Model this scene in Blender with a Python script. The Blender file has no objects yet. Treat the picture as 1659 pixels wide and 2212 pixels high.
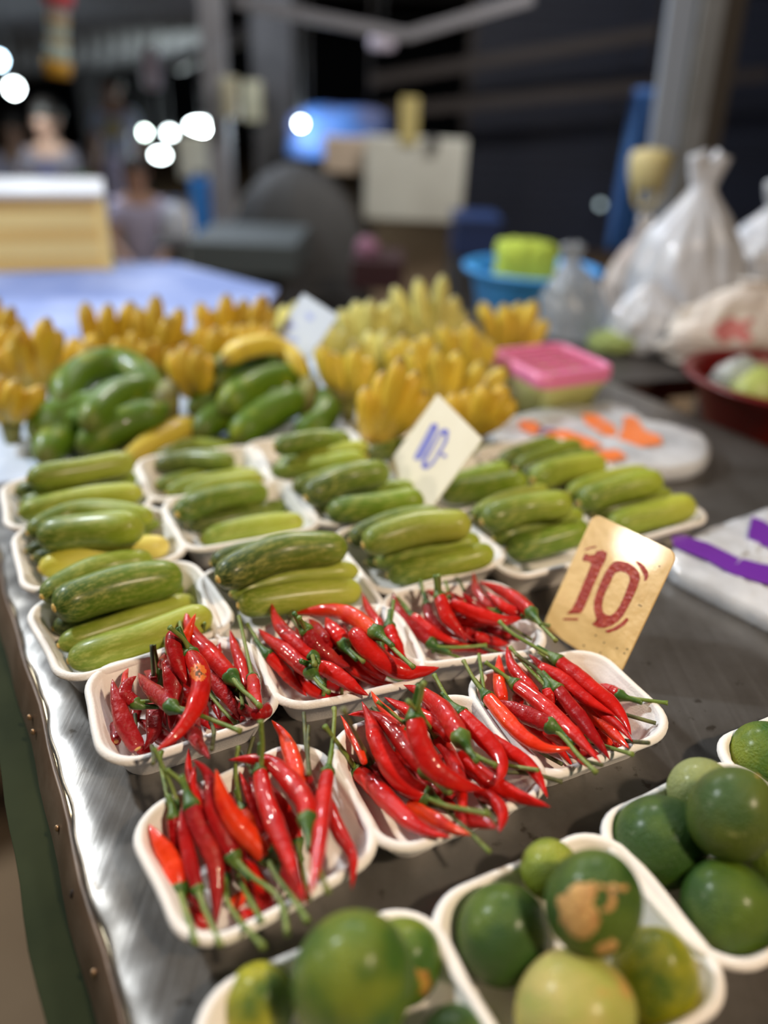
import bpy, bmesh, math, random
import numpy as np
from mathutils import Vector, Matrix
random.seed(7); rng = np.random.default_rng(7)
S = bpy.context.scene
COL = S.collection
# ------------------------------------------------------------------ camera
W, H, F = 1659, 2212, 1620.0
CX, CY = W/2, H/2
TZ = 0.80                      # height of the steel table top
CAM = np.array([0, 0, TZ+0.40])
PITCH, ROLL = math.radians(28.7), math.radians(-2.5)
_f = np.array([0, math.cos(PITCH), -math.sin(PITCH)]); _r = np.array([1., 0, 0]); _d = np.array([0, -math.sin(PITCH), -math.cos(PITCH)])
_c, _s = math.cos(ROLL), math.sin(ROLL)
M = np.array([_c*_r+_s*_d, -_s*_r+_c*_d, _f])     # world -> (right, down, forward)
cd = bpy.data.cameras.new('camera'); cam = bpy.data.objects.new('camera', cd); COL.objects.link(cam)
cd.sensor_fit = 'VERTICAL'; cd.sensor_height = 36.0; cd.lens = F/H*36.0
cd.clip_start = 0.02; cd.clip_end = 80
cd.dof.use_dof = True; cd.dof.focus_distance = 0.515; cd.dof.aperture_fstop = 1.7; cd.dof.aperture_blades = 0
mw = Matrix(((M[0][0], -M[1][0], -M[2][0], CAM[0]), (M[0][1], -M[1][1], -M[2][1], CAM[1]), (M[0][2], -M[1][2], -M[2][2], CAM[2]), (0, 0, 0, 1)))
cam.matrix_world = mw
S.camera = cam
# ------------------------------------------------------------------ world, exposure, lamps
wd = bpy.data.worlds.new('world'); S.world = wd; wd.use_nodes = True
wd.node_tree.nodes['Background'].inputs[0].default_value = (0.50, 0.55, 0.68, 1); wd.node_tree.nodes['Background'].inputs[1].default_value = 0.08
S.view_settings.view_transform = 'Standard'; S.view_settings.look = 'None'
S.view_settings.exposure = 0.0; S.view_settings.gamma = 1.0
S.view_settings.use_curve_mapping = False
S.cycles.use_denoising = True
S.cycles.max_bounces = 6; S.cycles.sample_clamp_indirect = 4.0
def area(name, loc, target, size, power, color, sy=None):
    l = bpy.data.lights.new(name, 'AREA'); l.energy = power; l.color = color; l.size = size
    l.shape = 'DISK' if sy is None else 'RECTANGLE'
    if sy: l.size_y = sy
    o = bpy.data.objects.new(name, l); COL.objects.link(o); o.location = loc
    o.rotation_euler = (Vector(target)-Vector(loc)).to_track_quat('-Z', 'Y').to_euler(); return o
area('warm_stall_lamp', (0.72, -0.30, 2.05), (0.1, 0.42, TZ), 0.10, 20.5, (1.0, 0.78, 0.56))
area('cool_stall_lamp', (-1.45, 1.15, 2.10), (0.0, 0.6, TZ), 0.13, 30, (0.88, 0.95, 1.0))
area('rear_stall_lamp', (-0.15, 2.1, 2.2), (0.0, 0.9, TZ), 0.20, 15, (1.0, 0.96, 0.90))
area('neighbour_stall_lamp', (-1.9, 0.72, 1.42), (0.1, 0.45, TZ), 0.16, 6.5, (1.0, 0.90, 0.74))
area('mid_hall_fill', (0.6, 2.9, 2.75), (0.5, 6.0, 0.9), 0.5, 42, (1.0, 0.95, 0.90))  # unseen fill light, added to brighten the middle background
area('hall_tube_lamps', (-1.8, 4.4, 2.7), (-1.0, 3.6, 0.5), 1.6, 70, (0.80, 0.88, 1.0), 0.3)
# ------------------------------------------------------------------ pixel <-> place helpers (photo frame 1659 x 2212)
def ray(x, y): return M.T @ np.array([x-CX, y-CY, F])
def Pz(x, y, z):
    d = ray(x, y); k = (z+TZ-CAM[2])/d[2]; return CAM+d*k        # z above the table top
def Pd(x, y, Y):
    d = ray(x, y); return CAM+d*(Y/d[1])
def project(P):
    q = (np.asarray(P)-CAM) @ M.T
    return np.stack([CX+F*q[..., 0]/q[..., 2], CY+F*q[..., 1]/q[..., 2]], -1), q[..., 2]
# ------------------------------------------------------------------ mesh helpers
def tag(o, label=None, cat=None, group=None, kind=None):
    if label: o['label'] = label
    if cat: o['category'] = cat
    if group: o['group'] = group
    if kind: o['kind'] = kind
    return o
def link(name, me, mat=None, parent=None, smooth=True, origin=None):
    o = bpy.data.objects.new(name, me); COL.objects.link(o)
    if mat is not None and not me.materials: me.materials.append(mat)
    if smooth and len(me.polygons): me.polygons.foreach_set('use_smooth', [True]*len(me.polygons))
    if parent is not None:
        o.parent = parent
        o.matrix_parent_inverse = parent.matrix_world.inverted() if parent.matrix_world else Matrix()
    return o
def pyd(name, V, Fc, mat=None, parent=None, smooth=True):
    """mesh whose origin sits at the middle of its base"""
    V = np.asarray(V, float)
    org = np.array([V[:, 0].mean(), V[:, 1].mean(), V[:, 2].min()])
    me = bpy.data.meshes.new(name); me.from_pydata((V-org).tolist(), [], [tuple(f) for f in Fc]); me.update()
    o = link(name, me, mat, None, smooth)
    o.matrix_world = Matrix.Translation(Vector(org))
    if parent is not None:
        o.parent = parent; o.matrix_parent_inverse = parent.matrix_world.inverted()
    return o
def empty(name, loc):
    o = bpy.data.objects.new(name, None); COL.objects.link(o); o.matrix_world = Matrix.Translation(Vector(loc)); o.empty_display_size = .05; return o
def frombm(name, bm, mat=None, parent=None, smooth=False, bevel=0):
    bmesh.ops.recalc_face_normals(bm, faces=bm.faces)
    V = [v.co[:] for v in bm.verts]; bm.verts.index_update(); Fc = [[v.index for v in f.verts] for f in bm.faces]; bm.free()
    o = pyd(name, V, Fc, mat, parent, smooth)
    if bevel:
        m = o.modifiers.new('bevel', 'BEVEL'); m.width = bevel; m.segments = 2; m.limit_method = 'ANGLE'
    return o
def boxbm(bm, c, s, rz=0, rx=0, ry=0):
    r = bmesh.ops.create_cube(bm, size=1)
    mt = Matrix.Translation(Vector(c)) @ Matrix.Rotation(rz, 4, 'Z') @ Matrix.Rotation(ry, 4, 'Y') @ Matrix.Rotation(rx, 4, 'X') @ Matrix.Diagonal((*s, 1))
    bmesh.ops.transform(bm, matrix=mt, verts=r['verts'])
def box(name, c, s, mat, parent=None, rz=0, bevel=0.002, rx=0, ry=0):
    bm = bmesh.new(); boxbm(bm, c, s, rz, rx, ry); return frombm(name, bm, mat, parent, False, bevel)
def catmull(P, n):
    P = np.asarray(P, float)
    if len(P) == 2: t = np.linspace(0, 1, n)[:, None]; return P[0]*(1-t)+P[1]*t
    Q = np.vstack([2*P[0]-P[1], P, 2*P[-1]-P[-2]])
    L = np.r_[0, np.cumsum(np.linalg.norm(np.diff(P, axis=0), axis=1))]; L /= L[-1]
    out = []
    for u in np.linspace(0, 1, n):
        i = min(np.searchsorted(L, u, 'right')-1, len(P)-2); i = max(i, 0)
        t = (u-L[i])/(L[i+1]-L[i]+1e-9); p0, p1, p2, p3 = Q[i], Q[i+1], Q[i+2], Q[i+3]
        out.append(.5*((2*p1)+(-p0+p2)*t+(2*p0-5*p1+4*p2-p3)*t*t+(-p0+3*p1-3*p2+p3)*t**3))
    return np.array(out)
def sweep(name, P, R, mat, parent=None, seg=12, cross=None, cap=True):
    """tube through P (n,3) with radii R (n,), UV: u along, v round"""
    P = np.asarray(P, float); n = len(P); T = np.gradient(P, axis=0); T /= np.linalg.norm(T, axis=1)[:, None]+1e-12
    up = np.array([0, 0, 1.]);
    if abs(T[0] @ up) > .95: up = np.array([0, 1., 0])
    N = up-T[0]*(T[0] @ up); N /= np.linalg.norm(N); V = []; a = np.linspace(0, 2*math.pi, seg, endpoint=False)
    cr = np.ones(seg) if cross is None else np.array([cross(x) for x in a])
    for i in range(n):
        N = N-T[i]*(N @ T[i]); N /= np.linalg.norm(N); B = np.cross(T[i], N)
        r = R[i]*cr if np.ndim(R[i]) == 0 else R[i]
        V.append(P[i]+np.outer(np.cos(a)*r, N)+np.outer(np.sin(a)*r, B))
    V = np.concatenate(V); Fc = []
    for i in range(n-1):
        for j in range(seg):
            k = (j+1) % seg; Fc.append((i*seg+j, i*seg+k, (i+1)*seg+k, (i+1)*seg+j))
    nq = len(Fc)
    if cap: Fc.append(tuple(range(seg-1, -1, -1))); Fc.append(tuple((n-1)*seg+j for j in range(seg)))
    o = pyd(name, V, Fc, mat, parent)
    uv = o.data.uv_layers.new(name='UVMap')
    co = np.zeros((len(uv.data), 2)); q = 0
    for i in range(n-1):
        for j in range(seg):
            co[q:q+4] = ((i/(n-1), j/seg), (i/(n-1), (j+1)/seg), ((i+1)/(n-1), (j+1)/seg), ((i+1)/(n-1), j/seg)); q += 4
    if cap: co[q:q+seg] = (0, .5); co[q+seg:] = (1, .5)
    uv.data.foreach_set('uv', co.ravel()); return o
def poly_slab(name, pts, th, nrm, mat, parent=None, bevel=0):
    """flat outline with thickness th along nrm"""
    pts = np.asarray(pts, float); n = len(pts); nrm = np.asarray(nrm, float)
    V = np.vstack([pts, pts+nrm*th]); Fc = [tuple(range(n-1, -1, -1)), tuple(range(n, 2*n))]+[(i, (i+1) % n, n+(i+1) % n, n+i) for i in range(n)]
    bm = bmesh.new(); vs = [bm.verts.new(v) for v in V]
    for f in Fc: bm.faces.new([vs[i] for i in f])
    bmesh.ops.triangulate(bm, faces=[f for f in bm.faces if len(f.verts) > 4]); return frombm(name, bm, mat, parent, False, bevel)
# ------------------------------------------------------------------ materials
def mat(name, col, rough=.5, metal=0, noise=None, bump=0, bscale=60, coat=0, emit=None, es=0, trans=0, sss=0, coords='Object', alpha=1, spec=.5, tint=0):
    """noise = (other colour, scale, detail, low, high[, stretch xyz])"""
    m = bpy.data.materials.new(name); m.use_nodes = True; nt = m.node_tree; b = nt.nodes['Principled BSDF']; L = nt.links
    b.inputs['Base Color'].default_value = (*col, 1); b.inputs['Roughness'].default_value = rough; b.inputs['Metallic'].default_value = metal
    b.inputs['Coat Weight'].default_value = coat; b.inputs['Coat Roughness'].default_value = .06; b.inputs['Specular IOR Level'].default_value = spec
    b.inputs['Transmission Weight'].default_value = trans; b.inputs['Alpha'].default_value = alpha
    if sss: b.inputs['Subsurface Weight'].default_value = sss; b.inputs['Subsurface Radius'].default_value = (.01, .006, .004); b.inputs['Subsurface Scale'].default_value = .5
    if emit: b.inputs['Emission Color'].default_value = (*emit, 1); b.inputs['Emission Strength'].default_value = es
    tc = nt.nodes.new('ShaderNodeTexCoord'); csock = tc.outputs[coords]
    if noise:
        mp = nt.nodes.new('ShaderNodeMapping'); L.new(csock, mp.inputs[0]); mp.inputs['Scale'].default_value = noise[5] if len(noise) > 5 else (1, 1, 1)
        oi = nt.nodes.new('ShaderNodeObjectInfo'); ml = nt.nodes.new('ShaderNodeMath'); ml.operation = 'MULTIPLY'; ml.inputs[1].default_value = 37; L.new(oi.outputs['Random'], ml.inputs[0]); L.new(ml.outputs[0], mp.inputs['Location'])
        n = nt.nodes.new('ShaderNodeTexNoise'); n.inputs['Scale'].default_value = noise[1]; n.inputs['Detail'].default_value = noise[2]; L.new(mp.outputs[0], n.inputs[0])
        mr = nt.nodes.new('ShaderNodeMapRange'); L.new(n.outputs[0], mr.inputs[0]); mr.inputs[1].default_value = noise[3]; mr.inputs[2].default_value = noise[4]
        mx = nt.nodes.new('ShaderNodeMix'); mx.data_type = 'RGBA'; L.new(mr.outputs[0], mx.inputs[0]); mx.inputs[6].default_value = (*col, 1); mx.inputs[7].default_value = (*noise[0], 1)
        L.new(mx.outputs[2], b.inputs['Base Color']); m['mix'] = mx.name
    if bump:
        n2 = nt.nodes.new('ShaderNodeTexNoise'); n2.inputs['Scale'].default_value = bscale; n2.inputs['Detail'].default_value = 4; L.new(tc.outputs['Object'], n2.inputs[0])
        bp = nt.nodes.new('ShaderNodeBump'); bp.inputs['Strength'].default_value = bump; bp.inputs['Distance'].default_value = .002; L.new(n2.outputs[0], bp.inputs['Height']); L.new(bp.outputs[0], b.inputs['Normal'])
    return m
def cuc_mat(name, dark, light, mid=.55):
    """peel: darker at one end, paler at the other, fine lengthwise streaks"""
    m = bpy.data.materials.new(name); m.use_nodes = True; nt = m.node_tree; b = nt.nodes['Principled BSDF']; L = nt.links; N = nt.nodes.new
    tc = N('ShaderNodeTexCoord'); sx = N('ShaderNodeSeparateXYZ'); L.new(tc.outputs['UV'], sx.inputs[0])
    cr = N('ShaderNodeValToRGB'); e = cr.color_ramp.elements; e[0].position = 0; e[0].color = (dark[0]*1.3, dark[1]*1.1, dark[2], 1); e[1].position = 1; e[1].color = (light[0]*1.25, light[1]*1.12, light[2]*1.4, 1)
    a = e.new(.12); a.color = (*dark, 1); a = e.new(mid); a.color = tuple((d+l)/2 for d, l in zip(dark, light))+(1,); a = e.new(.93); a.color = (*light, 1)
    nz = N('ShaderNodeTexNoise'); nz.inputs['Scale'].default_value = 18; L.new(tc.outputs['Object'], nz.inputs[0])
    ad = N('ShaderNodeMath'); ad.operation = 'MULTIPLY_ADD'; L.new(nz.outputs[0], ad.inputs[0]); ad.inputs[1].default_value = .5; L.new(sx.outputs[0], ad.inputs[2])
    sb = N('ShaderNodeMath'); sb.operation = 'SUBTRACT'; L.new(ad.outputs[0], sb.inputs[0]); sb.inputs[1].default_value = .25; L.new(sb.outputs[0], cr.inputs[0])
    mp = N('ShaderNodeMapping'); mp.inputs['Scale'].default_value = (14, 34, 1); L.new(tc.outputs['UV'], mp.inputs[0])
    oi = N('ShaderNodeObjectInfo'); L.new(oi.outputs['Random'], mp.inputs['Location'])
    st = N('ShaderNodeTexNoise'); st.inputs['Scale'].default_value = 1.0; st.inputs['Detail'].default_value = 5; st.inputs['Roughness'].default_value = .75; L.new(mp.outputs[0], st.inputs[0])
    mr = N('ShaderNodeMapRange'); L.new(st.outputs[0], mr.inputs[0]); mr.inputs[1].default_value = .46; mr.inputs[2].default_value = .66; mr.inputs[4].default_value = .6
    mx = N('ShaderNodeMix'); mx.data_type = 'RGBA'; L.new(mr.outputs[0], mx.inputs[0]); L.new(cr.outputs[0], mx.inputs[6]); mx.inputs[7].default_value = (.50, .50, .13, 1)
    hs = N('ShaderNodeHueSaturation'); L.new(mx.outputs[2], hs.inputs['Color']); m2 = N('ShaderNodeMapRange'); L.new(oi.outputs['Random'], m2.inputs[0]); m2.inputs[3].default_value = .85; m2.inputs[4].default_value = 1.15; L.new(m2.outputs[0], hs.inputs['Value'])
    L.new(hs.outputs[0], b.inputs['Base Color']); b.inputs['Roughness'].default_value = .5; b.inputs['Specular IOR Level'].default_value = .3; b.inputs['Coat Weight'].default_value = .22; b.inputs['Coat Roughness'].default_value = .22
    bp = N('ShaderNodeBump'); bp.inputs['Strength'].default_value = .35; bp.inputs['Distance'].default_value = .001; L.new(st.outputs[0], bp.inputs['Height']); L.new(bp.outputs[0], b.inputs['Normal'])
    return m
FOAM = mat('foam', (.86, .83, .79), .55, bump=.2, bscale=700, noise=((.83, .79, .74), 12, 2, .4, .8))
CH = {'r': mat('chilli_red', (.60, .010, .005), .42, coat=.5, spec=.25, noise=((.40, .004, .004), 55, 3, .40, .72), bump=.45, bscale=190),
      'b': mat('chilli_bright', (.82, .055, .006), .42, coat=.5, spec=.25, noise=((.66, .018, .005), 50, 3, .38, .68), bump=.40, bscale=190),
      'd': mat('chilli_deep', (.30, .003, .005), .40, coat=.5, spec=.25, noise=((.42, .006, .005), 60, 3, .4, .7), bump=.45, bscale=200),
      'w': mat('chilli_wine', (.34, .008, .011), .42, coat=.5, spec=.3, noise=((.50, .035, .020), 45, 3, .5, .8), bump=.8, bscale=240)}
STEM = mat('chilli_stem', (.12, .20, .022), .5, noise=((.24, .28, .07), 60, 3, .35, .7), bump=.4, bscale=300)
CALYX = mat('chilli_calyx', (.035, .105, .014), .42, noise=((.12, .19, .03), 90, 2, .4, .7), bump=.3, bscale=250)
STEMDRY = mat('dry_stem', (.06, .07, .025), .6, noise=((.16, .17, .05), 90, 2, .4, .7))
PALE = mat('cut_flesh', (.75, .42, .14), .6)
ROT = mat('rotten_patch', (.72, .16, .02), .4, noise=((.16, .06, .015), 130, 2, .48, .62), bump=.3, bscale=200)
# ------------------------------------------------------------------ terrain of foam trays and stacking solver
TR = {'T1': (-.1392, .4054, 27.5), 'T2': (-.0303, .4588, 21.1), 'T3': (.0682, .5058, 14), 'T4': (-.0654, .2926, 35), 'T5': (.0409, .3513, 27.7), 'T6': (.1369, .4095, 24.2),
      'A3': (-.2023, .4948, 36), 'A2': (-.2684, .6013, 30.7), 'A1': (-.3248, .6971, 26.6), 'B3': (-.0798, .5330, 24.7), 'B2': (-.1466, .6728, 26.8), 'B1': (-.2049, .7640, 20),
      'C3': (.0338, .6203, 28.2), 'C2': (-.0281, .7323, 26.6), 'C1': (-.089, .826, 24), 'D0': (.028, .905, 27), 'D1': (.092, .765, 27), 'D2': (.155, .652, 27), 'E1': (.190, .835, 27), 'E2': (.262, .722, 27),
      'L1': (-.0037, .1800, 26.6), 'L2': (.1078, .2326, 26.9), 'L3': (.2107, .2924, 27.5), 'L4': (.3054, .3582, 26.6)}
DIM = {'T': (.1261, .1047, .028), 'L': (.1302, .1091, .028)}
for k in 'ABCDE': DIM[k] = (.1450, .1198, .026)
RIM = .034
_k = (.400-.034)/(.400-.025)
TR = {k: (x*_k, y*_k, a) for k, (x, y, a) in TR.items()}; DIM = {k: tuple(q*_k for q in v) for k, v in DIM.items()}
def tray_h(x, y):
    """height of the tray surface (above the table) under x, y"""
    h = np.zeros_like(x)
    for k, (tx, ty, a) in TR.items():
        w, d, r = DIM[k[0]]; a = math.radians(a); lx = (x-tx)*math.cos(a)+(y-ty)*math.sin(a); ly = -(x-tx)*math.sin(a)+(y-ty)*math.cos(a)
        qx = np.abs(lx)-(w/2-r); qy = np.abs(ly)-(d/2-r)
        sd = np.hypot(np.maximum(qx, 0), np.maximum(qy, 0))+np.minimum(np.maximum(qx, qy), 0)-r      # <0 inside
        hh = np.where(sd > .001, 0, np.where(sd > -.006, RIM, np.clip(.0045+(sd+.018)/.012*(RIM-.0045), .0045, RIM)))
        h = np.maximum(h, hh)
    return h
PLACED = []                    # (px, py, depth, radius)
def solve(px, rad, z0, z1, tol=.82, ends='both', ground=True, check=True, zmax=.10):
    """px (n,2) picture points of an axis, rad (n,) radii; returns world points. The ends are lifted along
    their sight lines until the piece clears everything laid down before it."""
    n = len(px); u = np.linspace(0, 1, n); D = np.array([ray(*p) for p in px])
    old = np.array(PLACED) if PLACED else None
    for it in range(80):
        z = z0*(1-u)+z1*u; k = (z+TZ-CAM[2])/D[:, 2]; P = CAM+D*k[:, None]; dep = k*F
        v = np.zeros(n)
        if ground: v = np.maximum(v, tray_h(P[:, 0], P[:, 1])+rad*.92-z)
        if old is not None and check:
            dx = np.hypot(px[:, None, 0]-old[None, :, 0], px[:, None, 1]-old[None, :, 1])*dep[:, None]/F
            rr = (rad[:, None]+old[None, :, 3])*tol; hit = dx < rr
            g = np.sqrt(np.maximum(rr**2-dx**2, 0)); vi = np.where(hit, dep[:, None]-(old[None, :, 2]-g), 0).max(1)
            v = np.maximum(v, vi*(.40-z)/dep)
        if ends == 'end': v[:max(1, n//4)] = 0
        i = int(np.argmax(v))
        if v[i] < 2e-4: break
        if ends == 'both':
            a, b = 1-u[i], u[i]; s = v[i]*.7/(a*a+b*b); z0 += s*a; z1 += s*b
        else: z1 += v[i]*.7/max(u[i], .2)
        z0 = min(z0, zmax); z1 = min(z1, zmax)
    for a, b, c in zip(px, dep, rad): PLACED.append((a[0], a[1], b, c))
    return P, dep, z0, z1
def ordn(i): return ['first', 'second', 'third', 'fourth', 'fifth', 'sixth', 'seventh', 'eighth', 'ninth', 'tenth', 'eleventh', 'twelfth', 'thirteenth', 'fourteenth', 'fifteenth', 'sixteenth', 'seventeenth', 'eighteenth', 'nineteenth', 'twentieth', 'twenty-first', 'twenty-second', 'twenty-third', 'twenty-fourth', 'twenty-fifth', 'twenty-sixth', 'twenty-seventh', 'twenty-eighth', 'twenty-ninth', 'thirtieth', 'thirty-first', 'thirty-second'][i]
# ------------------------------------------------------------------ setting: floor, roof, walls
FLOORM = mat('floor_concrete', (.19, .115, .055), .75, noise=((.27, .18, .10), 2.2, 6, .35, .7), bump=.3, bscale=12)
fl = box('floor', (0, 14, -.05), (40, 40, .1), FLOORM, bevel=0); fl['kind'] = 'structure'
ROOFM = mat('roof_sheet', (.16, .16, .175), .6, noise=((.24, .24, .27), 1.5, 3, .4, .7))
NAVY = mat('navy_shutter', (.028, .036, .066), .6)
BEAM = mat('roof_beam', (.05, .04, .038), .6); STEELG = mat('grey_paint', (.30, .31, .34), .5, noise=((.20, .20, .22), 6, 4, .4, .7)); DARKP = mat('dark_pillar', (.055, .055, .06), .7, noise=((.09, .09, .095), 5, 3, .4, .7))
# corrugated roof
nx = 240; X = np.linspace(-14, 14, nx); V = []; Fc = []
for i, x in enumerate(X):
    z = 3.0+.03*math.sin(i*1.57); V += [(x, -3, z), (x, 30, z)]
    if i: Fc.append((2*i-2, 2*i-1, 2*i+1, 2*i))
ce = pyd('ceiling', V, Fc, ROOFM); ce['kind'] = 'structure'; md = ce.modifiers.new('t', 'SOLIDIFY'); md.thickness = .01; md.offset = 1
for i, y in enumerate((7.5, 11.5, 16, 21)):
    bm = bmesh.new(); boxbm(bm, (1, y, 2.86), (26, .10, .14)); b = frombm('roof_beam', bm, BEAM); b['kind'] = 'structure'
# lower tie beams over the right half of the hall
def beam(p, q, w, h, m, name='tie_beam'):
    p, q = Vector(p), Vector(q); d = q-p; bm = bmesh.new(); r = bmesh.ops.create_cube(bm, size=1)
    bmesh.ops.transform(bm, matrix=Matrix.Translation((p+q)/2) @ d.to_track_quat('Y', 'Z').to_matrix().to_4x4() @ Matrix.Diagonal((w, d.length, h, 1)), verts=r['verts'])
    return frombm(name, bm, m, None, False, .003)
for a, b, w in (((800, 175), (1420, 70), .11), ((800, 245), (1660, 160), .10), ((380, 140), (560, 60), .10)):
    o = beam(Pd(*a, 6.9), Pd(*b, 6.7), w, .09, BEAM); o['kind'] = 'structure'
bw = box('wall_back', (0, 26, 1.5), (28, .1, 3.05), mat('back_wall', (.03, .032, .04), .8), bevel=0); bw['kind'] = 'structure'
for sx, nm in ((-14, 'wall_left'), (14, 'wall_right')):
    o = box(nm, (sx, 13.5, 1.5), (.1, 33, 3.05), mat(nm, (.05, .05, .06), .8), bevel=0); o['kind'] = 'structure'
AW = mat('awning_sheet', (.10, .10, .115), .7, noise=((.07, .07, .08), 3, 3, .4, .7)); ac = [Pd(-220, -60, 4.3), Pd(450, -60, 4.3), Pd(432, 128, 9.5), Pd(-160, 205, 9.5)]
na_ = 90; V = []; Fc = []
for i in range(na_):
    s = i/(na_-1); p = ac[0]*(1-s)+ac[1]*s; q_ = ac[3]*(1-s)+ac[2]*s; dz = .012*math.sin(i*1.4); V += [p+[0, 0, dz], q_+[0, 0, dz]]
    if i: Fc.append((2*i-2, 2*i-1, 2*i+1, 2*i))
o = pyd('awning', V, Fc, AW); o['kind'] = 'structure'; md = o.modifiers.new('t', 'SOLIDIFY'); md.thickness = .006
for p in (ac[0], ac[3]*.97+ac[2]*.03): o = box('awning_post', (p[0], p[1], p[2]/2), (.05, .05, p[2]), DARKP); o['kind'] = 'structure'
# navy roller shutter across the right half, slat by slat
sh = empty('roller_shutter', (3.2, 7.6, 0)); tag(sh, 'dark navy closed roller shutter behind the plastic bags', 'shutter', kind='structure')
sh['category'] = 'shutter'
sme = None
for k in range(21):
    if sme is None:
        bm = bmesh.new(); boxbm(bm, (0, 0, 0), (5.2, .025, .094)); me = bpy.data.meshes.new('slat'); bmesh.ops.bevel(bm, geom=bm.edges[:], offset=.006, segments=1); bm.to_mesh(me); bm.free(); me.materials.append(NAVY); sme = me
    o = bpy.data.objects.new('slat', sme); COL.objects.link(o); o.parent = sh; o.location = (0, 0, .05+k*.1)
for sx in (-2.62, 2.62):
    o = bpy.data.objects.new('guide_rail', bpy.data.meshes.new('guide_rail')); bm = bmesh.new(); boxbm(bm, (0, 0, 1.1), (.06, .08, 2.2)); bm.to_mesh(o.data); bm.free(); o.data.materials.append(BEAM); COL.objects.link(o); o.parent = sh; o.location = (sx, 0, 0)
# pillars
def pillar(name, px, y0, y1, Y, w, m, depth=None, zt=2.95):
    a = Pd(px[0], y0, Y); b = Pd(px[1], y1, Y); x = (a[0]+b[0])/2
    o = box(name, (x, Y, zt/2), (w, depth or w, zt), m, bevel=.004); o['kind'] = 'structure'; return o
pillar('pole', (460, 470), 0, 300, 4.2, .105, STEELG)
pillar('pillar', (590, 600), 0, 340, 5.6, .26, DARKP)
pillar('pillar', (200, 200), 60, 200, 9, .28, DARKP)
# leaning grey steel column on the right with its flanges
colb = empty('steel_column', Pd(1470, 400, 2.35)*[1, 1, 0]); colb['kind'] = 'structure'
CONC = mat('column_paint', (.17, .17, .165), .6, noise=((.24, .24, .24), 8, 4, .45, .7), bump=.2, bscale=30); CONL = mat('column_flange', (.26, .29, .34), .5)
def strut(name, x0, x1, w, d, Y, m, par):
    a, b = Pd(x0, 0, Y), Pd(x1, 400, Y); t = (b-a); a2 = a-t*.9; b2 = b+t*((b[2]-.0)/(-t[2])) if t[2] else b
    bb = beam(a2, b2, w, d, m, name); bb.parent = par; bb.matrix_parent_inverse = par.matrix_world.inverted(); return bb
strut('web', 1530, 1464, .115, .06, 2.35, CONC, colb); strut('flange', 1474, 1418, .032, .07, 2.33, CONL, colb); strut('flange', 1582, 1508, .026, .07, 2.36, mat('column_shade', (.10, .09, .08), .7), colb)
# ------------------------------------------------------------------ main steel table
E0 = np.array([-.3620, .5973]); WU = np.array([-.5300, .8480]); VA = np.array([.8480, .5300])
def tp(a, v, z=0): q = E0+WU*a+VA*v; return np.array([q[0], q[1], TZ+z])
STEEL = bpy.data.materials.new('stainless_steel'); STEEL.use_nodes = True
def steel():
    nt = STEEL.node_tree; b = nt.nodes['Principled BSDF']; L = nt.links; N = nt.nodes.new
    tc = N('ShaderNodeTexCoord'); mp = N('ShaderNodeMapping'); mp.inputs['Rotation'].default_value = (0, 0, math.radians(32)); mp.inputs['Scale'].default_value = (260, 9, 1); L.new(tc.outputs['Object'], mp.inputs[0])
    n1 = N('ShaderNodeTexNoise'); n1.inputs['Scale'].default_value = 1; n1.inputs['Detail'].default_value = 6; L.new(mp.outputs[0], n1.inputs[0])
    n2 = N('ShaderNodeTexNoise'); n2.inputs['Scale'].default_value = 9; n2.inputs['Detail'].default_value = 8; n2.inputs['Roughness'].default_value = .65; L.new(tc.outputs['Object'], n2.inputs[0])
    n3 = N('ShaderNodeTexNoise'); n3.inputs['Scale'].default_value = 70; n3.inputs['Detail'].default_value = 5; L.new(tc.outputs['Object'], n3.inputs[0])
    cr = N('ShaderNodeValToRGB'); e = cr.color_ramp.elements; e[0].position = .34; e[0].color = (.17, .155, .137, 1); e[1].position = .66; e[1].color = (.29, .28, .27, 1); L.new(n2.outputs[0], cr.inputs[0])
    mr = N('ShaderNodeMapRange'); L.new(n3.outputs[0], mr.inputs[0]); mr.inputs[1].default_value = .66; mr.inputs[2].default_value = .72; mr.inputs[4].default_value = .7
    mx = N('ShaderNodeMix'); mx.data_type = 'RGBA'; L.new(mr.outputs[0], mx.inputs[0]); L.new(cr.outputs[0], mx.inputs[6]); mx.inputs[7].default_value = (.07, .055, .04, 1); L.new(mx.outputs[2], b.inputs['Base Color'])
    b.inputs['Metallic'].default_value = .80
    m2 = N('ShaderNodeMapRange'); L.new(n1.outputs[0], m2.inputs[0]); m2.inputs[3].default_value = .24; m2.inputs[4].default_value = .42; L.new(m2.outputs[0], b.inputs['Roughness'])
    bp = N('ShaderNodeBump'); bp.inputs['Strength'].default_value = .12; bp.inputs['Distance'].default_value = .001; L.new(n1.outputs[0], bp.inputs['Height'])
    b2 = N('ShaderNodeBump'); b2.inputs['Strength'].default_value = .05; b2.inputs['Distance'].default_value = .004; n4 = N('ShaderNodeTexNoise'); n4.inputs['Scale'].default_value = 14; L.new(tc.outputs['Object'], n4.inputs[0]); L.new(n4.outputs[0], b2.inputs['Height']); L.new(bp.outputs[0], b2.inputs['Normal']); L.new(b2.outputs[0], b.inputs['Normal'])
steel()
EDGE = mat('edge_band', (.105, .062, .036), .45, metal=.2, noise=((.18, .12, .08), 20, 5, .4, .7), bump=.3, bscale=60)
GREEN = mat('green_frame', (.014, .021, .006), .85, spec=.2, noise=((.026, .034, .012), 10, 4, .4, .7)); BRASS = mat('rivet', (.55, .38, .24), .35, metal=.8)
tb = empty('market_table', (*tp(.1, .5)[:2], 0)); tag(tb, 'stainless steel market table holding the foam trays, riveted brown edge band', 'table')
A0, A1, VW = -.78, .62, .945
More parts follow.
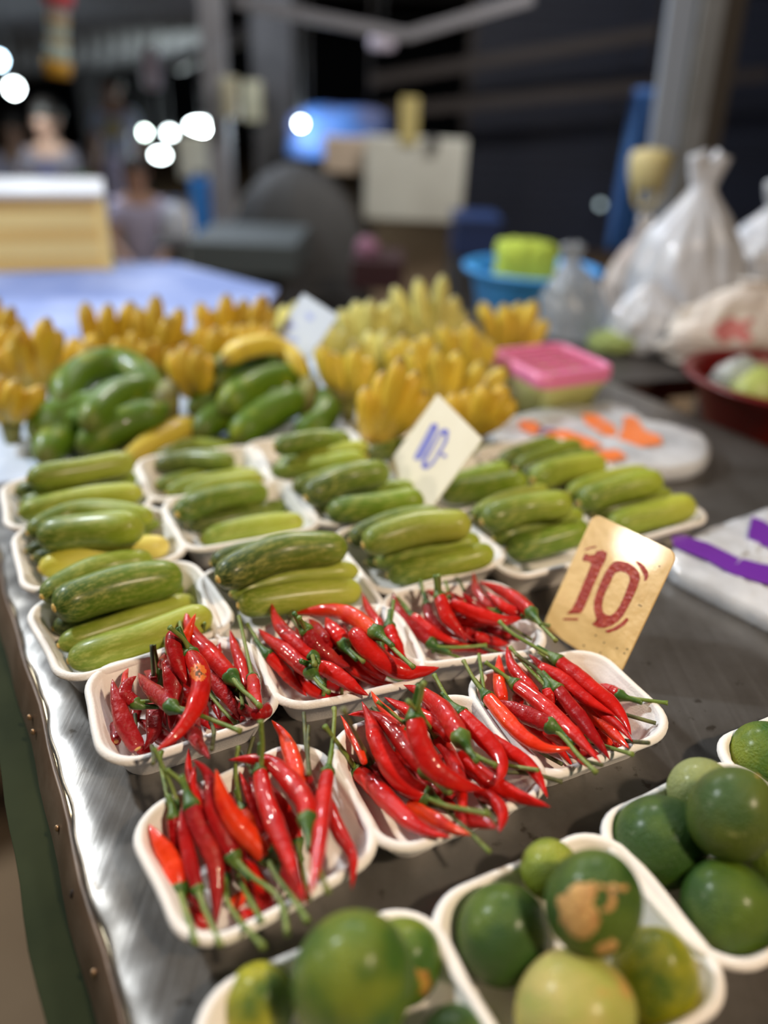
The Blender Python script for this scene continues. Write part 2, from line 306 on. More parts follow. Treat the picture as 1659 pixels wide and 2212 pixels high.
# top: a sheet grid, dented along its rolled left edge
na, nv = 200, 60; V = []; Fc = []; vs = np.r_[np.linspace(0, .035, 14), np.linspace(.045, VW, nv-14)]
for i in range(na):
    a = A0+(A1-A0)*i/(na-1); wob = .0016*math.sin(a*21)+.0013*math.sin(a*57+1)+.0008*math.sin(a*131)
    for v in vs:
        z = 0; vv = v
        if v < .026:
            t = 1-v/.026; z = -.0030*t**3+.0008*math.sin(a*90+v*120)*t*(1-t)*2+.0004*math.sin(a*230)*t*(1-t)*3; vv = v+wob*t
        V.append(tp(a, vv, z))
for i in range(na-1):
    for j in range(nv-1): Fc.append((i*nv+j, (i+1)*nv+j, (i+1)*nv+j+1, i*nv+j+1))
top = pyd('table_top', V, Fc, STEEL, tb); md = top.modifiers.new('t', 'SOLIDIFY'); md.thickness = .0035; md.offset = -1
top['label'] = 'scuffed stainless steel top'
def strip(name, v0, v1, z0, z1, m, a0=A0, a1=A1, n=60, lab=None, fl=0):
    bm = bmesh.new(); rows = []
    for i in range(n):
        a = a0+(a1-a0)*i/(n-1); w = .0012*math.sin(a*21)+.0009*math.sin(a*57+1)
        rows.append([bm.verts.new(tp(a, v+w, z)) for v, z in ((v0, z1), (v1, z1), (v1-fl, z0), (v0-fl, z0))])
    for p, q in zip(rows, rows[1:]):
        for k in range(4): bm.faces.new((p[k], p[(k+1) % 4], q[(k+1) % 4], q[k]))
    bm.faces.new(rows[0]); bm.faces.new(rows[-1][::-1]); o = frombm(name, bm, m, tb, True, .0008); 
    if lab: o['label'] = lab
    return o
strip('rolled_edge', -.0012, .0018, -.0075, -.0022, mat('bare_edge', (.62, .52, .36), .3, metal=.7), lab='thin shiny bare metal lip')
strip('edge_band', -.004, -.001, -.040, -.005, EDGE, lab='brown metal band with rivets', fl=.011)
strip('frame_rail', -.038, .010, -.110, -.0415, GREEN, lab='dark green painted frame rail')
for i, px in enumerate(((60, 1548), (71, 1580), (131, 1788), (220, 2100), (181, 1931))):
    p = None; best = 1e9
    for a in np.linspace(A0, A1, 900):
        q, _ = project(tp(a, -.0095, -.022)); dd = abs(q[1]-px[1])
        if dd < best: best = dd; p = a
    c = tp(p, -.0098, -.022)
    bm = bmesh.new(); bmesh.ops.create_uvsphere(bm, u_segments=12, v_segments=8, radius=.0028 if i < 4 else .0042)
    bmesh.ops.transform(bm, matrix=Matrix.Translation(Vector(c)) @ Matrix.Diagonal((.6, .6, 1, 1)), verts=bm.verts[:])
    frombm('rivet', bm, BRASS if i < 4 else mat('rust', (.03, .02, .015), .8), tb, True)
for a in (A0+.05, A1-.05):
    for v in (.03, VW-.05): c = tp(a, v, 0); box('leg', (c[0], c[1], (TZ-.04)/2), (.04, .04, TZ-.04), GREEN, tb, rz=math.radians(32))
box('frame_rail', (*tp((A0+A1)/2, VW-.03)[:2], TZ-.05), (.03, A1-A0-.06, .05), GREEN, tb, rz=math.radians(32))
# ------------------------------------------------------------------ foam trays
TRN = {'T1': 'the left rear chilli tray', 'T2': 'the middle rear chilli tray', 'T3': 'the right rear chilli tray', 'T4': 'the left front chilli tray', 'T5': 'the middle front chilli tray', 'T6': 'the right front chilli tray'}
CN = {'A': 'leftmost', 'B': 'second', 'C': 'third', 'D': 'fourth', 'E': 'rightmost'}
for k in ('A1', 'A2', 'A3', 'B1', 'B2', 'B3', 'C1', 'C2', 'C3'): TRN[k] = {'1': 'the back', '2': 'the middle', '3': 'the front'}[k[1]]+' tray of the '+CN[k[0]]+' cucumber column'
TRN.update({'D0': 'the tray behind the blue lettered sign', 'D1': 'the middle tray of the fourth cucumber column', 'D2': 'the front tray of the fourth cucumber column', 'E1': 'the back tray of the rightmost cucumber column', 'E2': 'the front tray of the rightmost cucumber column'})
TRN.update({'L1': 'the lime tray nearest the table edge', 'L2': 'the second lime tray from the table edge', 'L3': 'the third lime tray from the table edge', 'L4': 'the rearmost lime tray'})
def rrect(w, d, r, n=9):
    P = []
    for sx, sy, a0 in ((1, 1, 0), (-1, 1, 90), (-1, -1, 180), (1, -1, 270)):
        for k in range(n):
            a = math.radians(a0+90*k/(n-1)); P.append((sx*(w/2-r)+r*math.cos(a), sy*(d/2-r)+r*math.sin(a)))
    # straight sides get extra points
    out = []
    for i, p in enumerate(P):
        out.append(p); q = P[(i+1) % len(P)]; L = math.hypot(q[0]-p[0], q[1]-p[1])
        if L > .02:
            for t in (1/4, 2/4, 3/4): out.append((p[0]*(1-t)+q[0]*t, p[1]*(1-t)+q[1]*t))
    return out
PROF = [(i_, z_*1.36) for i_, z_ in [(.0185, .0), (.0165, .0006), (.0150, .0028), (.0070, .0170), (.0045, .0196), (.0030, .0204), (.0010, .0210), (.0, .0220), (-.0001, .0232), (.0008, .0244), (.0024, .0251), (.0042, .0249), (.0054, .0240), (.0062, .0222), (.0070, .0214), (.0084, .0202), (.0155, .0072), (.0175, .0052), (.0205, .0046), (.030, .0044)]]
def make_tray(k):
    x, y, a = TR[k]; w, d, r = DIM[k[0]]; a = math.radians(a); V = []; n = 0
    ph = random.random()*6
    for ins, z in PROF:
        R = rrect(w-2*ins, d-2*ins, max(r-ins*.75, .006)); n = len(R)
        for (px, py) in R:
            g = math.atan2(py, px); j = .0006*math.sin(3*g+ph)+.0004*math.sin(7*g+2*ph); zz = z+(.0007*math.sin(2*g+ph) if z > .015 else 0)
            sc = 1+j/.06; V.append((x+(px*math.cos(a)-py*math.sin(a))*sc, y+(px*math.sin(a)+py*math.cos(a))*sc, TZ+.0004+zz))
    Fc = []
    for i in range(len(PROF)-1):
        for j in range(n): m_ = (j+1) % n; Fc.append((i*n+j, i*n+m_, (i+1)*n+m_, (i+1)*n+j))
    Fc.append(tuple(range(n-1, -1, -1))); Fc.append(tuple((len(PROF)-1)*n+j for j in range(n)))
    o = pyd('foam_tray', V, Fc, FOAM)
    what = {'T': 'red chillies', 'L': 'limes'}.get(k[0], 'cucumbers')
    nm = TRN[k].replace('the tray', 'tray').replace('the ', '', 1)
    tag(o, f'white foam tray of {what}, '+nm, 'tray', f'white foam trays of {what}')
for k in TR: make_tray(k)
# ------------------------------------------------------------------ cucumbers
CM = {'d': cuc_mat('cucumber_dark', (.026, .058, .008), (.18, .27, .016)), 'm': cuc_mat('cucumber_mid', (.062, .120, .009), (.32, .40, .025)),
      'l': cuc_mat('cucumber_light', (.13, .20, .013), (.46, .50, .055)), 'y': cuc_mat('cucumber_yellow', (.44, .42, .03), (.80, .64, .16)), 'g': cuc_mat('cucumber_green', (.045, .105, .006), (.21, .32, .012))}
CADJ = {'d': 'dark green', 'm': 'mid green', 'l': 'light green', 'y': 'yellowish', 'g': 'green'}
BLOSSOM = mat('blossom_end', (.62, .42, .12), .7)
CUC = {'D0': [('d', 30, (782, 945), (840, 925), (892, 914)), ('d', 34, (792, 985), (850, 972), (905, 955))],
 'C1': [('d', 36, (548, 975), (615, 958), (690, 950)), ('l', 34, (600, 1003), (700, 982), (795, 965)), ('m', 38, (588, 1018), (690, 1006), (792, 990)), ('g', 36, (592, 968), (680, 950), (757, 952))],
 'E1': [('d', 38, (1082, 1000), (1150, 972), (1205, 958)), ('m', 38, (1112, 1012), (1185, 985), (1252, 962)), ('d', 38, (1132, 1030), (1205, 1004), (1285, 982)), ('l', 50, (1150, 1038), (1220, 1015), (1303, 1003))],
 'D1': [('g', 40, (935, 1022), (1010, 990), (1076, 972)), ('g', 40, (945, 1052), (1030, 1030), (1102, 1010)), ('g', 48, (955, 1070), (1050, 1055), (1138, 1036))],
 'B1': [('m', 30, (322, 1000), (400, 962), (508, 970)), ('m', 34, (335, 1050), (430, 1030), (530, 1018)), ('l', 36, (358, 1066), (445, 1042), (560, 1024)), ('d', 40, (335, 1008), (415, 993), (505, 998))],
 'A1': [('d', 44, (32, 1062), (170, 1052), (295, 1032)), ('m', 44, (42, 1090), (170, 1078), (305, 1060)), ('l', 46, (40, 1110), (170, 1080), (308, 1064)), ('l', 50, (58, 1036), (170, 1020), (290, 998))],
 'C2': [('d', 38, (633, 1056), (700, 1035), (760, 1018)), ('g', 42, (686, 1098), (790, 1068), (896, 1054)), ('g', 50, (706, 1106), (808, 1094), (916, 1078)), ('d', 52, (660, 1076), (750, 1034), (842, 1018))],
 'E2': [('l', 38, (1225, 1068), (1310, 1038), (1400, 1020)), ('m', 42, (1282, 1112), (1370, 1090), (1450, 1068)), ('l', 58, (1310, 1138), (1400, 1115), (1498, 1090)), ('m', 52, (1250, 1088), (1335, 1058), (1430, 1036))],
 'B2': [('l', 32, (395, 1074), (470, 1046), (568, 1032)), ('d', 40, (404, 1136), (500, 1122), (618, 1092)), ('l', 46, (432, 1168), (530, 1142), (656, 1126)), ('g', 50, (382, 1112), (465, 1078), (578, 1064))],
 'A2': [('d', 34, (55, 1190), (150, 1170), (345, 1130)), ('d', 36, (70, 1205), (180, 1190), (330, 1160)), ('m', 46, (58, 1152), (175, 1106), (330, 1118)), ('y', 54, (84, 1230), (220, 1198), (366, 1178)), ('m', 64, (84, 1160), (190, 1145), (308, 1140))],
 'D2': [('l', 36, (1022, 1118), (1085, 1084), (1183, 1058)), ('m', 44, (1065, 1165), (1160, 1137), (1258, 1112)), ('g', 56, (1092, 1188), (1180, 1170), (1270, 1142)), ('m', 56, (1040, 1128), (1130, 1100), (1236, 1088))],
 'C3': [('d', 46, (755, 1168), (850, 1128), (955, 1112)), ('d', 40, (790, 1215), (900, 1200), (1010, 1180)), ('m', 44, (811, 1214), (925, 1190), (1036, 1166)), ('m', 54, (836, 1243), (955, 1222), (1066, 1192)), ('l', 60, (784, 1178), (900, 1142), (1018, 1132))],
 'B3': [('d', 44, (455, 1218), (560, 1190), (680, 1185)), ('d', 46, (475, 1262), (600, 1240), (720, 1225)), ('l', 46, (498, 1284), (620, 1250), (774, 1232)), ('l', 60, (514, 1308), (650, 1288), (780, 1276)), ('d', 66, (470, 1252), (600, 1196), (750, 1182))],
 'A3': [('d', 50, (114, 1358), (250, 1320), (396, 1268)), ('l', 52, (126, 1395), (270, 1348), (420, 1296)), ('l', 68, (148, 1428), (290, 1388), (458, 1326)), ('m', 54, (90, 1290), (210, 1232), (330, 1208)), ('g', 78, (116, 1314), (250, 1270), (394, 1244))]}
CUCO = []
def cuc(k, c, wpx, *pts):
    px = catmull(pts, 15); dep0 = Pz(*pts[1], .02); _, dd = project(dep0); r = wpx*1.10/2*float(dd)/F
    u = np.linspace(0, 1, 15); rad = r*np.clip(1-np.abs(2*u-1)**5*.55, .3, 1)
    # keep the rounded ends inside the traced outline
    P, dep, a, b = solve(px, rad, r+.006, r+.006, tol=.90, zmax=.07)
    uu = .5-.5*np.cos(np.linspace(0, math.pi, 34)); Q = catmull(P, 201)[np.round(uu*200).astype(int)]; prof = r*np.power(np.clip(1-np.abs(2*uu-1)**7, 0, 1), .5)*(1+.03*np.sin(uu*9+wpx)); prof[0] = prof[-1] = r*.06
    o = sweep('cucumber', Q, prof, CM[c], seg=20, cross=lambda a: 1+.018*math.cos(7*a)); CUCO.append((k, c, px.mean(0), o))
    t = Q[0]-Q[2]; t /= np.linalg.norm(t)
    sweep('blossom_scar', [Q[0]+t*.0009-t*.0016, Q[0]+t*.0009], [r*.26, r*.16], BLOSSOM, o, seg=8)
for k, L_ in CUC.items():
    for (c, w, *pts) in L_: cuc(k, c, w, *pts)
for k in CUC:
    L_ = sorted([q for q in CUCO if q[0] == k], key=lambda q: q[2][1]); n = len(L_)
    for i, q in enumerate(L_): tag(q[3], f"{CADJ[q[1]]} cucumber, {ordn(i)} from the back in {TRN[k]}", 'cucumber', 'cucumbers in '+TRN[k])
# ------------------------------------------------------------------ chillies
CROP = {'T1': (150, 1280, 3.318), 'T2': (530, 1230, 3.687), 'T3': (800, 1210, 3.95), 'T4': (260, 1540, 2.765), 'T5': (690, 1440, 3.072), 'T6': (990, 1360, 3.386)}
# (colour, greatest width, body points calyx -> tip, stem points or None, flags) in the crop's own pixels; bottom of the pile first
CHI = {
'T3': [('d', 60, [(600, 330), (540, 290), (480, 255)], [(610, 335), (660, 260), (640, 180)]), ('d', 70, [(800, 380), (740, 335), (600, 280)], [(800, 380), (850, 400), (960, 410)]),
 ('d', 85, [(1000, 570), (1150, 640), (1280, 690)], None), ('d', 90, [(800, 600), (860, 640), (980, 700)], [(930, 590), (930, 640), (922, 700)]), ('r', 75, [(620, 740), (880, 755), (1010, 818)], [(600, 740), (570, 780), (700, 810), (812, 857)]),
 ('r', 90, [(900, 640), (1040, 692), (1130, 705), (1205, 700)], [(1150, 640), (1150, 600), (1130, 560)]), ('d', 50, [(900, 760), (1080, 770), (1180, 790)], [(950, 745), (1100, 790), (1165, 812)]),
 ('w', 80, [(1090, 430), (980, 360), (900, 250), (880, 105)], [(1090, 430), (960, 410), (850, 390), (800, 350)]), ('r', 85, [(1300, 465), (1180, 425), (1080, 350), (990, 270)], [(1290, 460), (1400, 520), (1530, 560)]),
 ('d', 80, [(1100, 520), (930, 410), (850, 350), (785, 270)], [(800, 260), (770, 200), (740, 150)]), ('w', 85, [(480, 385), (520, 500), (600, 590), (760, 665)], [(480, 385), (450, 280), (432, 170)]),
 ('d', 60, [(700, 560), (780, 620), (880, 690)], None), ('r', 85, [(740, 520), (900, 530), (1090, 542)], None), ('r', 110, [(690, 375), (830, 430), (980, 480), (1150, 520), (1310, 485)], None),
 ('r', 95, [(350, 480), (460, 560), (560, 630), (680, 690), (795, 700)], [(350, 475), (300, 390), (230, 320)]), ('r', 112, [(590, 310), (640, 440), (720, 560), (825, 695)], [(585, 310), (592, 220), (585, 130)]),
 ('r', 110, [(1370, 445), (1290, 370), (1190, 300), (1050, 230), (930, 185)], [(1370, 445), (1430, 530), (1500, 600), (1585, 688)]), ('w', 108, [(515, 705), (400, 610), (300, 530), (230, 420), (192, 275)], [(515, 705), (600, 740), (760, 742), (995, 725)]),
 ('d', 40, [(1180, 650), (1150, 620), (1110, 600)], [(1180, 560), (1260, 610), (1380, 680)])],
'T2': [('d', 80, [(620, 900), (760, 930), (930, 900)], [(770, 940), (765, 1040)]), ('d', 90, [(700, 850), (560, 800), (420, 820)], [(820, 1000), (875, 980)]), ('d', 70, [(450, 560), (430, 500), (415, 425)], [(430, 470), (350, 370)]), ('d', 85, [(640, 560), (560, 460), (500, 390)], [(380, 330), (340, 380)]),
 ('r', 85, [(1120, 650), (1090, 500), (1020, 380), (970, 290), (925, 180)], None), ('r', 105, [(1150, 460), (1180, 560), (1230, 680), (1310, 800)], [(1150, 455), (1170, 350), (1180, 250)]),
 ('d', 75, [(1075, 590), (1030, 520), (960, 460)], [(1075, 585), (1095, 660)]), ('r', 95, [(400, 830), (500, 930), (620, 1000), (740, 1015), (812, 1002)], [(635, 870), (632, 930), (622, 1005)]),
 ('r', 60, [(830, 860), (920, 862), (1012, 866)], None), ('r', 100, [(760, 680), (860, 790), (960, 855), (1060, 900), (1182, 905)], [(1120, 840), (1200, 880), (1290, 892)]),
 ('r', 100, [(180, 675), (260, 760), (350, 860), (420, 940), (490, 1012)], [(180, 675), (100, 570), (15, 435)]), ('r', 90, [(1120, 860), (1065, 832), (970, 770), (890, 680), (830, 560), (780, 425)], None),
 ('r', 120, [(570, 775), (660, 800), (780, 880), (880, 950), (985, 1005)], [(570, 775), (548, 740)]), ('r', 115, [(785, 600), (740, 530), (680, 460), (640, 380)], [(785, 600), (860, 665), (940, 735)]),
 ('w', 118, [(480, 490), (560, 590), (650, 680), (740, 745), (845, 770)], [(480, 490), (455, 430), (430, 385)]), ('r', 102, [(540, 690), (420, 590), (310, 500), (240, 380), (207, 268)], [(535, 685), (550, 755)]),
 ('r', 118, [(520, 815), (430, 740), (320, 650), (200, 560), (102, 472)], [(520, 810), (570, 890), (610, 935), (665, 980)]), ('r', 150, [(860, 500), (960, 610), (1050, 690), (1150, 765), (1280, 820), (1420, 810), (1543, 775)], None),
 ('b', 122, [(1040, 500), (960, 440), (850, 370), (700, 325), (520, 330), (385, 355)], [(1040, 500), (1120, 570), (1220, 670), (1340, 780)])],
'T1': [('d', 90, [(500, 1120), (600, 1160), (700, 1150)], [(590, 1100), (605, 1160), (600, 1225)]), ('d', 100, [(740, 1080), (620, 1000), (480, 900)], None), ('d', 90, [(1260, 860), (1120, 930), (960, 960)], [(1190, 960), (1210, 920)]), ('d', 90, [(950, 820), (960, 900), (1010, 980)], [(1010, 930), (1035, 1000), (1020, 1125)]), ('d', 100, [(900, 1050), (780, 900), (700, 780)], None), ('d', 90, [(820, 700), (900, 800), (950, 880)], None),
 ('d', 80, [(1180, 800), (1280, 860), (1375, 912)], None), ('d', 90, [(1335, 870), (1400, 850), (1430, 790)], None), ('d', 60, [(1030, 780), (1060, 840), (1078, 912)], None), ('d', 75, [(480, 830), (470, 900), (440, 960)], [(470, 870), (475, 960)]),
 ('r', 55, [(1080, 540), (1060, 450), (1085, 355)], [(945, 345), (970, 220)]), ('d', 70, [(720, 560), (670, 500), (710, 430)], [(700, 440), (695, 380), (690, 325)]), ('d', 70, [(640, 650), (610, 720), (560, 780)], [(640, 660), (632, 520), (605, 375)]),
 ('d', 70, [(600, 640), (590, 600), (540, 560)], [(602, 600), (595, 480), (588, 375)]), ('r', 50, [(400, 700), (395, 630), (418, 538)], None), ('d', 85, [(340, 1068), (320, 980), (350, 900)], None, 'cut'), ('w', 100, [(880, 880), (890, 980), (930, 1090), (1003, 1192)], None),
 ('w', 118, [(610, 790), (610, 900), (600, 1000), (540, 1125)], None), ('d', 95, [(1215, 700), (1180, 620), (1120, 530), (1050, 450)], [(1215, 690), (1235, 760), (1240, 825)]), ('r', 85, [(1275, 690), (1230, 520), (1180, 380), (1152, 270)], None),
 ('r', 88, [(1312, 610), (1325, 700), (1350, 790), (1372, 850)], [(1312, 610), (1270, 420), (1215, 170)]), ('w', 92, [(470, 790), (400, 740), (410, 660), (480, 600)], [(470, 785), (600, 775), (745, 768)]),
 ('d', 125, [(715, 490), (740, 600), (750, 720), (740, 860), (725, 992)], None), ('w', 122, [(485, 1118), (430, 1010), (370, 880), (330, 740), (312, 622)], None, 'cut'), ('w', 108, [(730, 820), (650, 740), (560, 670), (490, 575)], [(730, 815), (860, 850), (1000, 905), (1228, 995)]),
 ('d', 105, [(740, 290), (755, 430), (800, 560), (870, 680)], None), ('d', 75, [(985, 700), (930, 640), (880, 560)], [(985, 700), (1080, 820), (1190, 935)]), ('w', 108, [(960, 540), (1060, 650), (1150, 770), (1225, 915)], None),
 ('r', 118, [(1160, 600), (1080, 520), (990, 430), (900, 320), (850, 220), (833, 122)], [(1160, 600), (1230, 690), (1300, 750), (1365, 815)]), ('b', 70, [(850, 480), (835, 360), (870, 240), (905, 148)], [(830, 350), (800, 270), (793, 210)]),
 ('r', 128, [(868, 445), (930, 560), (935, 700), (890, 850), (780, 1000), (615, 1135)], [(868, 445), (820, 340), (718, 248)], 'rot')],
'T6': [('d', 90, [(960, 640), (1080, 760), (1180, 850)], [(1215, 620), (1320, 650), (1445, 685)]), ('d', 90, [(720, 640), (820, 760), (930, 900)], [(880, 940), (960, 970), (1050, 990)]), ('d', 90, [(430, 640), (560, 760), (700, 880)], [(560, 870), (660, 930), (760, 985)]), ('d', 75, [(1120, 840), (1230, 860), (1280, 850)], [(1200, 810), (1280, 820), (1392, 828)]), ('d', 80, [(820, 860), (960, 900), (1050, 930)], None),
 ('d', 45, [(640, 300), (580, 240), (517, 182)], None), ('d', 55, [(590, 480), (520, 380), (455, 265)], None), ('r', 80, [(430, 560), (440, 470), (400, 420)], [(200, 560), (185, 430), (168, 300), (150, 180)]),
 ('r', 85, [(560, 460), (450, 340), (385, 240), (357, 118)], None), ('b', 85, [(330, 520), (300, 400), (300, 290), (297, 183)], None), ('r', 80, [(480, 680), (620, 790), (740, 880), (838, 998)], None), ('r', 75, [(640, 750), (800, 850), (890, 950), (947, 1010)], None),
 ('b', 70, [(1020, 750), (1090, 820), (1152, 860)], None), ('r', 100, [(660, 520), (720, 580), (800, 670)], None), ('r', 90, [(930, 760), (860, 690), (780, 620)], [(915, 755), (970, 815), (1100, 860), (1272, 912)]),
 ('r', 90, [(1180, 480), (1100, 440), (1020, 400)], [(1180, 480), (1290, 505), (1400, 520), (1533, 537)]), ('b', 108, [(860, 520), (1000, 630), (1130, 750), (1252, 872)], None), ('r', 90, [(660, 430), (670, 500), (700, 580)], [(655, 430), (520, 290), (380, 130)]),
 ('r', 95, [(770, 300), (870, 400), (960, 490), (1090, 630), (1200, 730), (1275, 822)], [(770, 300), (680, 250), (590, 160)]), ('r', 108, [(730, 225), (850, 320), (990, 440), (1120, 540), (1210, 650), (1265, 772)], [(730, 225), (600, 150), (400, 30), (300, -60)]),
 ('r', 100, [(595, 275), (720, 345), (850, 440), (1000, 550), (1152, 636)], None), ('d', 102, [(725, 435), (800, 530), (900, 650), (980, 770), (1050, 860), (1110, 950)], [(725, 430), (600, 310), (420, 180)], 'dry'),
 ('r', 112, [(415, 400), (530, 480), (650, 580), (780, 700), (920, 840), (1045, 975)], [(415, 400), (320, 325), (198, 238)]), ('w', 120, [(670, 700), (540, 640), (400, 570), (300, 515)], [(670, 700), (780, 800), (880, 920), (1008, 1045)]),
 ('b', 110, [(215, 490), (290, 590), (400, 710), (520, 810), (660, 875), (835, 868)], [(215, 490), (120, 370), (38, 228)])],
'T5': [('d', 100, [(700, 800), (820, 900), (950, 960)], None), ('d', 100, [(400, 640), (520, 780), (640, 900)], None), ('d', 90, [(1000, 700), (880, 800), (760, 860)], [(1060, 880), (1110, 950), (1160, 1035)]), ('d', 70, [(620, 470), (560, 380), (470, 330)], [(520, 420), (420, 340), (350, 270)]), ('d', 80, [(1180, 720), (1060, 690), (980, 640)], [(1230, 700), (1400, 710), (1612, 765)]),
 ('d', 45, [(720, 330), (700, 240), (690, 170)], [(700, 160), (670, 100)]), ('b', 48, [(300, 640), (250, 530), (190, 420), (138, 322)], None), ('d', 90, [(350, 660), (420, 720), (500, 800)], [(345, 640), (250, 470), (160, 285)], 'dry'),
 ('r', 88, [(1130, 470), (1240, 550), (1370, 640), (1460, 750), (1517, 872)], [(1180, 640), (1300, 665), (1452, 687)]), ('b', 62, [(590, 420), (480, 330), (400, 250), (343, 160)], [(600, 405), (500, 325), (383, 230)]), ('r', 100, [(870, 470), (780, 385), (660, 325), (540, 265), (430, 202)], None),
 ('r', 95, [(800, 870), (700, 780), (600, 680), (480, 560)], [(820, 930), (960, 1060), (1130, 1230)]), ('r', 100, [(930, 970), (1050, 1025), (1177, 1068)], None), ('r', 88, [(1040, 830), (1150, 885), (1210, 970), (1195, 1102)], None), ('r', 122, [(930, 590), (1050, 690), (1150, 770), (1300, 850), (1532, 930)], None),
 ('r', 98, [(780, 480), (860, 570), (920, 700), (940, 850), (967, 1042)], [(780, 480), (710, 370), (650, 300), (588, 232)]), ('r', 115, [(710, 690), (630, 600), (540, 480), (430, 370), (300, 315), (190, 318)], [(710, 690), (780, 760), (870, 840)]),
 ('r', 115, [(935, 315), (1020, 400), (1120, 500), (1195, 600), (1210, 700), (1158, 797)], [(935, 315), (850, 210), (762, 55)]), ('b', 100, [(600, 920), (740, 1000), (880, 1075), (1007, 1117)], None), ('r', 130, [(255, 700), (370, 800), (500, 940), (630, 1050), (760, 1110), (877, 1130)], [(255, 700), (160, 560), (35, 395)]),
 ('r', 132, [(705, 865), (580, 780), (470, 660), (380, 500), (330, 340), (283, 230)], [(705, 865), (830, 920), (970, 950), (1112, 975)]), ('r', 122, [(940, 475), (870, 360), (790, 265), (690, 175), (557, 122)], [(940, 475), (1000, 560), (1080, 615), (1175, 658)]),
 ('r', 132, [(640, 345), (655, 460), (700, 580), (780, 690), (920, 775), (1103, 818)], [(640, 345), (665, 230), (692, 105)])],
'T4': [('d', 100, [(440, 1160), (480, 1240), (560, 1270)], None), ('r', 100, [(700, 1235), (760, 1215), (810, 1205)], None), ('d', 100, [(620, 700), (720, 900), (800, 1100)], None), ('d', 90, [(960, 900), (1000, 1000), (1080, 1120)], None), ('d', 90, [(300, 860), (380, 1000), (500, 1200)], None),
 ('b', 80, [(660, 1165), (710, 1110), (775, 1055)], None), ('r', 100, [(880, 1185), (830, 1020), (740, 850)], [(700, 970), (780, 1130), (850, 1245)]), ('r', 55, [(520, 540), (450, 450), (408, 330), (408, 208)], None), ('d', 95, [(1180, 700), (1160, 560), (1135, 390)], [(1135, 385), (1110, 200), (1095, 0)]),
 ('d', 50, [(1140, 460), (1130, 400), (1122, 350)], [(1125, 370), (1118, 220), (1123, 80)]), ('b', 98, [(1040, 500), (1050, 340), (980, 150), (905, 42)], None), ('r', 85, [(1220, 500), (1300, 690), (1385, 860), (1383, 1052)], None), ('d', 70, [(850, 560), (800, 450), (770, 380)], [(740, 340), (770, 230), (797, 140)]), ('d', 60, [(900, 640), (860, 520), (800, 400)], [(790, 370), (760, 300), (722, 235)]),
 ('r', 60, [(850, 720), (800, 580), (755, 460), (715, 348)], None), ('b', 75, [(738, 575), (790, 690), (850, 800)], [(738, 575), (700, 450), (688, 310), (706, 200)]), ('r', 60, [(520, 640), (470, 540), (430, 430), (450, 308)], None), ('d', 78, [(318, 620), (330, 740), (350, 880)], [(315, 620), (280, 490), (240, 300), (245, 230)]),
 ('d', 55, [(370, 610), (400, 760), (440, 900)], [(365, 600), (290, 400), (200, 205)]), ('r', 85, [(620, 985), (600, 860), (560, 720)], [(622, 985), (640, 1120), (720, 1250), (852, 1395)]), ('d', 98, [(672, 855), (620, 740), (560, 580), (545, 430), (500, 340), (432, 278)], [(672, 850), (780, 970), (950, 1110), (1000, 1325)]),
 ('d', 82, [(462, 1050), (410, 860), (375, 680), (385, 500)], [(462, 1050), (510, 1190), (600, 1385)]), ('r', 88, [(1052, 768), (1010, 640), (930, 500), (870, 400)], [(1052, 768), (1080, 900), (1125, 1110)]), ('b', 112, [(348, 1050), (310, 900), (230, 770), (172, 665)], [(348, 1050), (390, 1180), (450, 1375)]),
 ('w', 112, [(425, 550), (480, 700), (560, 880), (580, 1080), (570, 1278)], [(425, 550), (370, 420), (275, 340)]), ('r', 108, [(1118, 645), (1110, 550), (1030, 420), (900, 305), (760, 275), (642, 278)], [(1118, 645), (1135, 770), (1175, 900), (1240, 1072)]),
 ('r', 108, [(838, 355), (865, 500), (930, 680), (1020, 900), (1108, 1142)], [(838, 355), (848, 200), (838, 45)]), ('r', 95, [(1238, 358), (1215, 520), (1190, 750), (1165, 950), (1130, 1095)], [(1238, 358), (1265, 200), (1280, 0), (1276, -30)]),
 ('b', 122, [(872, 850), (790, 770), (690, 660), (610, 510), (572, 342)], [(872, 850), (930, 970), (1020, 1090), (1118, 1245)])]}
CW = {'r': 'red', 'b': 'orange-red', 'd': 'dark red', 'w': 'wrinkled wine-red'}
ALLCH = []
